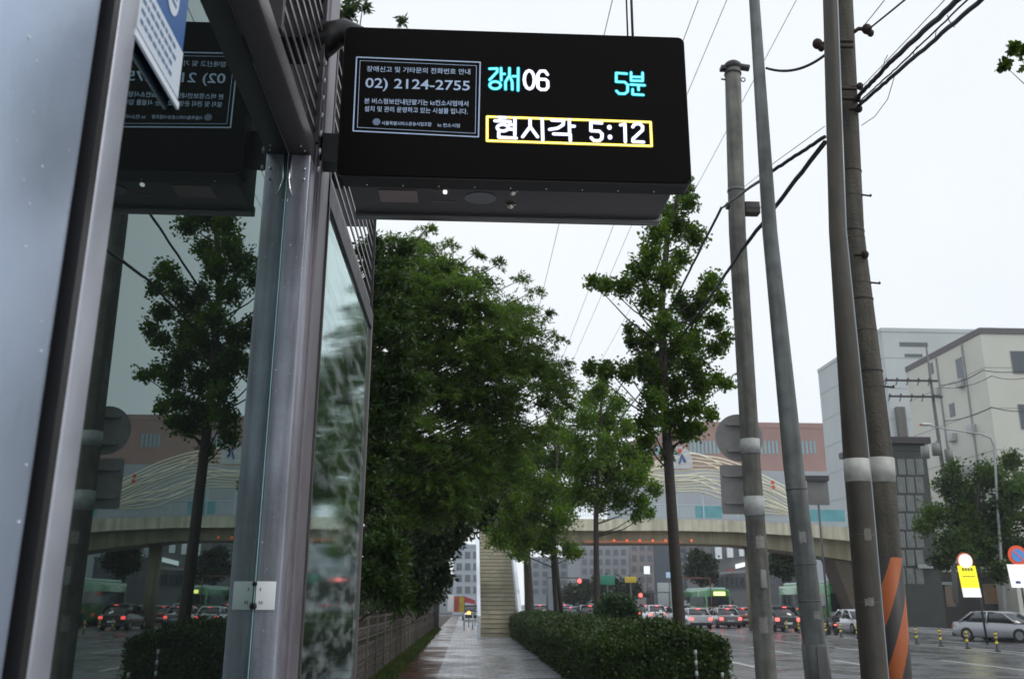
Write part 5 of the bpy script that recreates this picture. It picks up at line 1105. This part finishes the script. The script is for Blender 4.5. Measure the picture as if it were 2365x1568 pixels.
# stop sign with yellow panel and no parking sign
bs = thing('stop_sign', 'bright yellow upright stop sign with a white round top', 'sign', (0, 0, 0)); Yq = 43.6; q = at_y(2237, 1335, Yq); lean = -.085
bs.location = (q.x+.5, Yq, -.15)
def slab(mb, x0, x1, z0, z1, y0, y1, zr, k_=lean): 
    mb.prism([(x0+(z0-zr)*k_, z0), (x1+(z0-zr)*k_, z0), (x1+(z1-zr)*k_, z1), (x0+(z1-zr)*k_, z1)], y0, y1)
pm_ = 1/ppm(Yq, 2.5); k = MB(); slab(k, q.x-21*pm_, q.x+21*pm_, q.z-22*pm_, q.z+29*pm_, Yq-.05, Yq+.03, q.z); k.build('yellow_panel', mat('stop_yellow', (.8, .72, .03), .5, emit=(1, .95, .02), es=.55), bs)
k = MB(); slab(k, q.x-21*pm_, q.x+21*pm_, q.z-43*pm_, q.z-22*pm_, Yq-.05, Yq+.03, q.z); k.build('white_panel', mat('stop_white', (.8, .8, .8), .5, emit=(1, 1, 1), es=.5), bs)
k = MB(); disc(k, (q.x-3*pm_, Yq-.02, q.z+40*pm_), 16*pm_, .08, 24); k.build('round_top', mat('stop_white', (0, 0, 0)), bs)
k = MB(); disc(k, (q.x-3*pm_, Yq+.03, q.z+40*pm_), 19.5*pm_, .03, 24); k.build('orange_rim', mat('rim_orange', (.7, .16, .04), .5), bs)
k = MB()
for i in range(4): slab(k, q.x+(-13+i*7)*pm_, q.x+(-8+i*7)*pm_, q.z+17*pm_, q.z+24*pm_, Yq-.06, Yq-.052, q.z)
for i in range(5): slab(k, q.x+(-14+i*6)*pm_, q.x+(-10+i*6)*pm_, q.z+3*pm_, q.z+6*pm_, Yq-.06, Yq-.052, q.z)
k.build('printing', mat('print_olive', (.28, .26, .05), .6), bs)
k = MB(); k.tube([(q.x+.55, Yq+.1, -.15), (q.x+.42, Yq+.1, q.z+.3)], .05, 10); k.box(q.x+.0, q.x+.5, Yq+.04, Yq+.08, q.z+.1, q.z+.16); k.build('post', M_dark, bs); rebase(bs)
ns = thing('no_parking_sign', 'round red and blue no parking sign over a white panel at the right edge', 'traffic sign', (0, 0, 0)); Yq = 39.8; q = at_y(2350, 1282, Yq); ns.location = (q.x, Yq, -.15); pm_ = 1/ppm(Yq, 3.5)
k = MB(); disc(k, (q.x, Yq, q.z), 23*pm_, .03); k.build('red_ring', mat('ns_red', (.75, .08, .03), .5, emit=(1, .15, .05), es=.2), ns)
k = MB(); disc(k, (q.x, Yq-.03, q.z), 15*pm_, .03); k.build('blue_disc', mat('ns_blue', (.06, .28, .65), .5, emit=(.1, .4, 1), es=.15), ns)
k = MB(); a = 14*pm_; k.prism([(q.x-a*.75, q.z+a*.6), (q.x-a*.6, q.z+a*.75), (q.x+a*.75, q.z-a*.6), (q.x+a*.6, q.z-a*.75)], Yq-.06, Yq-.046); k.build('slash', mat('ns_red', (0, 0, 0)), ns)
k = MB(); w = at_y(2353, 1330, Yq); slab(k, w.x-23*pm_, w.x+23*pm_, w.z-26*pm_, w.z+27*pm_, Yq-.03, Yq+.01, w.z); k.build('white_panel', mat('stop_white', (0, 0, 0)), ns)
k = MB(); slab(k, w.x-12*pm_, w.x+0*pm_, w.z-17*pm_, w.z-11*pm_, Yq-.04, Yq-.032, w.z); k.build('printing', mat('emblem_blue', (0, 0, 0)), ns)
k = MB(); k.tube([(q.x+.05, Yq+.06, -.15), (q.x, Yq+.06, q.z+.3)], .04, 10); k.build('post', M_dark, ns); rebase(ns)

# marker stakes in front of the hedge
for i, (px, py, lab_) in enumerate(((1606, 1500, 'white and black marker stake in front of the hedge, left one'), (1668, 1552, 'short white marker stake at the right end of the hedge'))):
    q = at_y(px, py, 16.4); r_ = thing('marker_stake', lab_, 'marker stake', (q.x, 16.4, 0), 0, 'marker stakes by the hedge')
    MB().tube([(0, 0, 0), (0, 0, q.z)], .022, 8).build('stake', M_dark, r_)
    for z in (q.z-.03, q.z-.2, q.z-.37, q.z-.54):
        if z > .1: MB().tube([(0, 0, z-.045), (0, 0, z+.03)], .025, 8).build('band', mat('stake_pale', (.4, .42, .4), .5), r_)

# end of the path: white panel, flower stand, barrier, gate pillar
YE = 72
board('white_panel', 'narrow white standing panel at the end of the path', 1034, 1373, 1047, 1412, YE, M_white, cat='panel', pole_=False)
fs_ = thing('banner_stand', 'red and yellow banner stand right of the white panel at the path end', 'banner stand', (0, 0, 0)); a = at_y(1049, 1376, YE); b3 = at_y(1072, 1413, YE); fs_.location = (a.x, YE, 0)
k = MB(); k.box(a.x, (a.x+b3.x)/2, YE-.1, YE, b3.z, a.z); k.build('red_banner', mat('banner_red', (.38, .08, .06), .6, var=.3, scale=3), fs_)
k = MB(); k.box((a.x+b3.x)/2, b3.x, YE-.12, YE-.02, b3.z, a.z); k.build('yellow_banner', mat('banner_yellow', (.40, .30, .05), .6, var=.3, scale=3), fs_)
k = MB(); c0 = at_y(1075, 1372, YE); c1 = at_y(1098, 1392, YE); k.prism([(b3.x, a.z), (b3.x, a.z-.45), (c1.x, c1.z-.1), (c1.x, c1.z+.2)], YE+.05, YE+.15); k.build('red_awning', mat('banner_pink', (.42, .07, .10), .6), fs_)
k = MB(); k.tube([(b3.x, YE+.1, 0), (b3.x, YE+.1, a.z)], .04, 8); k.tube([(c1.x, YE+.1, 0), (c1.x, YE+.1, c1.z)], .03, 8); k.build('poles', M_dark, fs_); rebase(fs_)
q = at_y(1083, 1415, 66); k = MB(); k.ball((q.x, 66, q.z), .13, 10, 8); lp = thing('warning_lamp', 'glowing orange lamp on a stand at the end of the path', 'lamp', (q.x, 66, 0))
o = k.build('lamp', mat('amber', (.5, .2, .05), emit=(1, .38, .06), es=3), lp); o.location = -lp.location; o = MB().tube([(q.x, 66, 0), (q.x, 66, q.z)], .03, 8).build('stand', M_dark, lp); o.location = -lp.location
br_ = thing('barrier', 'low pipe barrier across the path end left of the stairs', 'barrier', (0, 0, 0)); a = at_z(1074, 1440, 0); k = MB()
for px in (1073, 1092, 1108):
    u = at_y(px, 1400, 60); k.tube([(u.x, 60, 0), (u.x, 60, .95)], .04, 8)
u = at_y(1073, 1400, 60); v = at_y(1112, 1400, 60); k.tube([(u.x, 60, .9), (v.x, 60, .9)], .03, 8); k.tube([(u.x, 60, .5), (v.x, 60, .5)], .03, 8); k.build('pipes', mat('pipe_grey', (.35, .38, .4), .4, .4), br_); br_.location = (u.x, 60, 0); br_.children[0].location = -br_.location
gp = thing('gate_pillar', 'dark stone pillar ending the ornate fence', 'pillar', (-1.9, 59.6, 0)); MB().bbox(-.32, .32, 0, .6, 0, 1.5, .04).build('shaft', mat('dark_stone', (.05, .045, .045), .7, var=.2), gp); MB().bbox(-.38, .38, -.06, .66, 1.5, 1.62, .03).build('capstone', mat('dark_stone', (0, 0, 0)), gp)

# second thin trunk beside the twin trunk ginkgo, standing on its own
tw = thing('second_trunk', 'thin dark post leaning beside the twin trunk ginkgo', 'post', (0, 0, 0)); a = at_y(1297, 1412, 43); b2 = at_y(1272, 1190, 43.3)
d = (b2-a); a0 = a+d*((0-a.z)/d.z); tw.location = a0; o = MB().tube([a0, b2], .10, 10).build('shaft', M_bark, tw); o.location = -tw.location

# light drizzle haze over the street
hz = MB().box(-75, 150, -14, 262, -1.19, 62).build('haze', mat('haze_air', (1, 1, 1)))
tag(hz, kind='stuff')
hm = _m['haze_air']; ht = hm.node_tree; ht.nodes.remove(ht.nodes['Principled BSDF']); pv = ht.nodes.new('ShaderNodeVolumePrincipled'); pv.inputs['Density'].default_value = .0004; pv.inputs['Color'].default_value = (.93, .95, 1, 1); pv.inputs['Anisotropy'].default_value = .2
ht.links.new(pv.outputs[0], ht.nodes['Material Output'].inputs['Volume']); sc.cycles.volume_bounces = 1
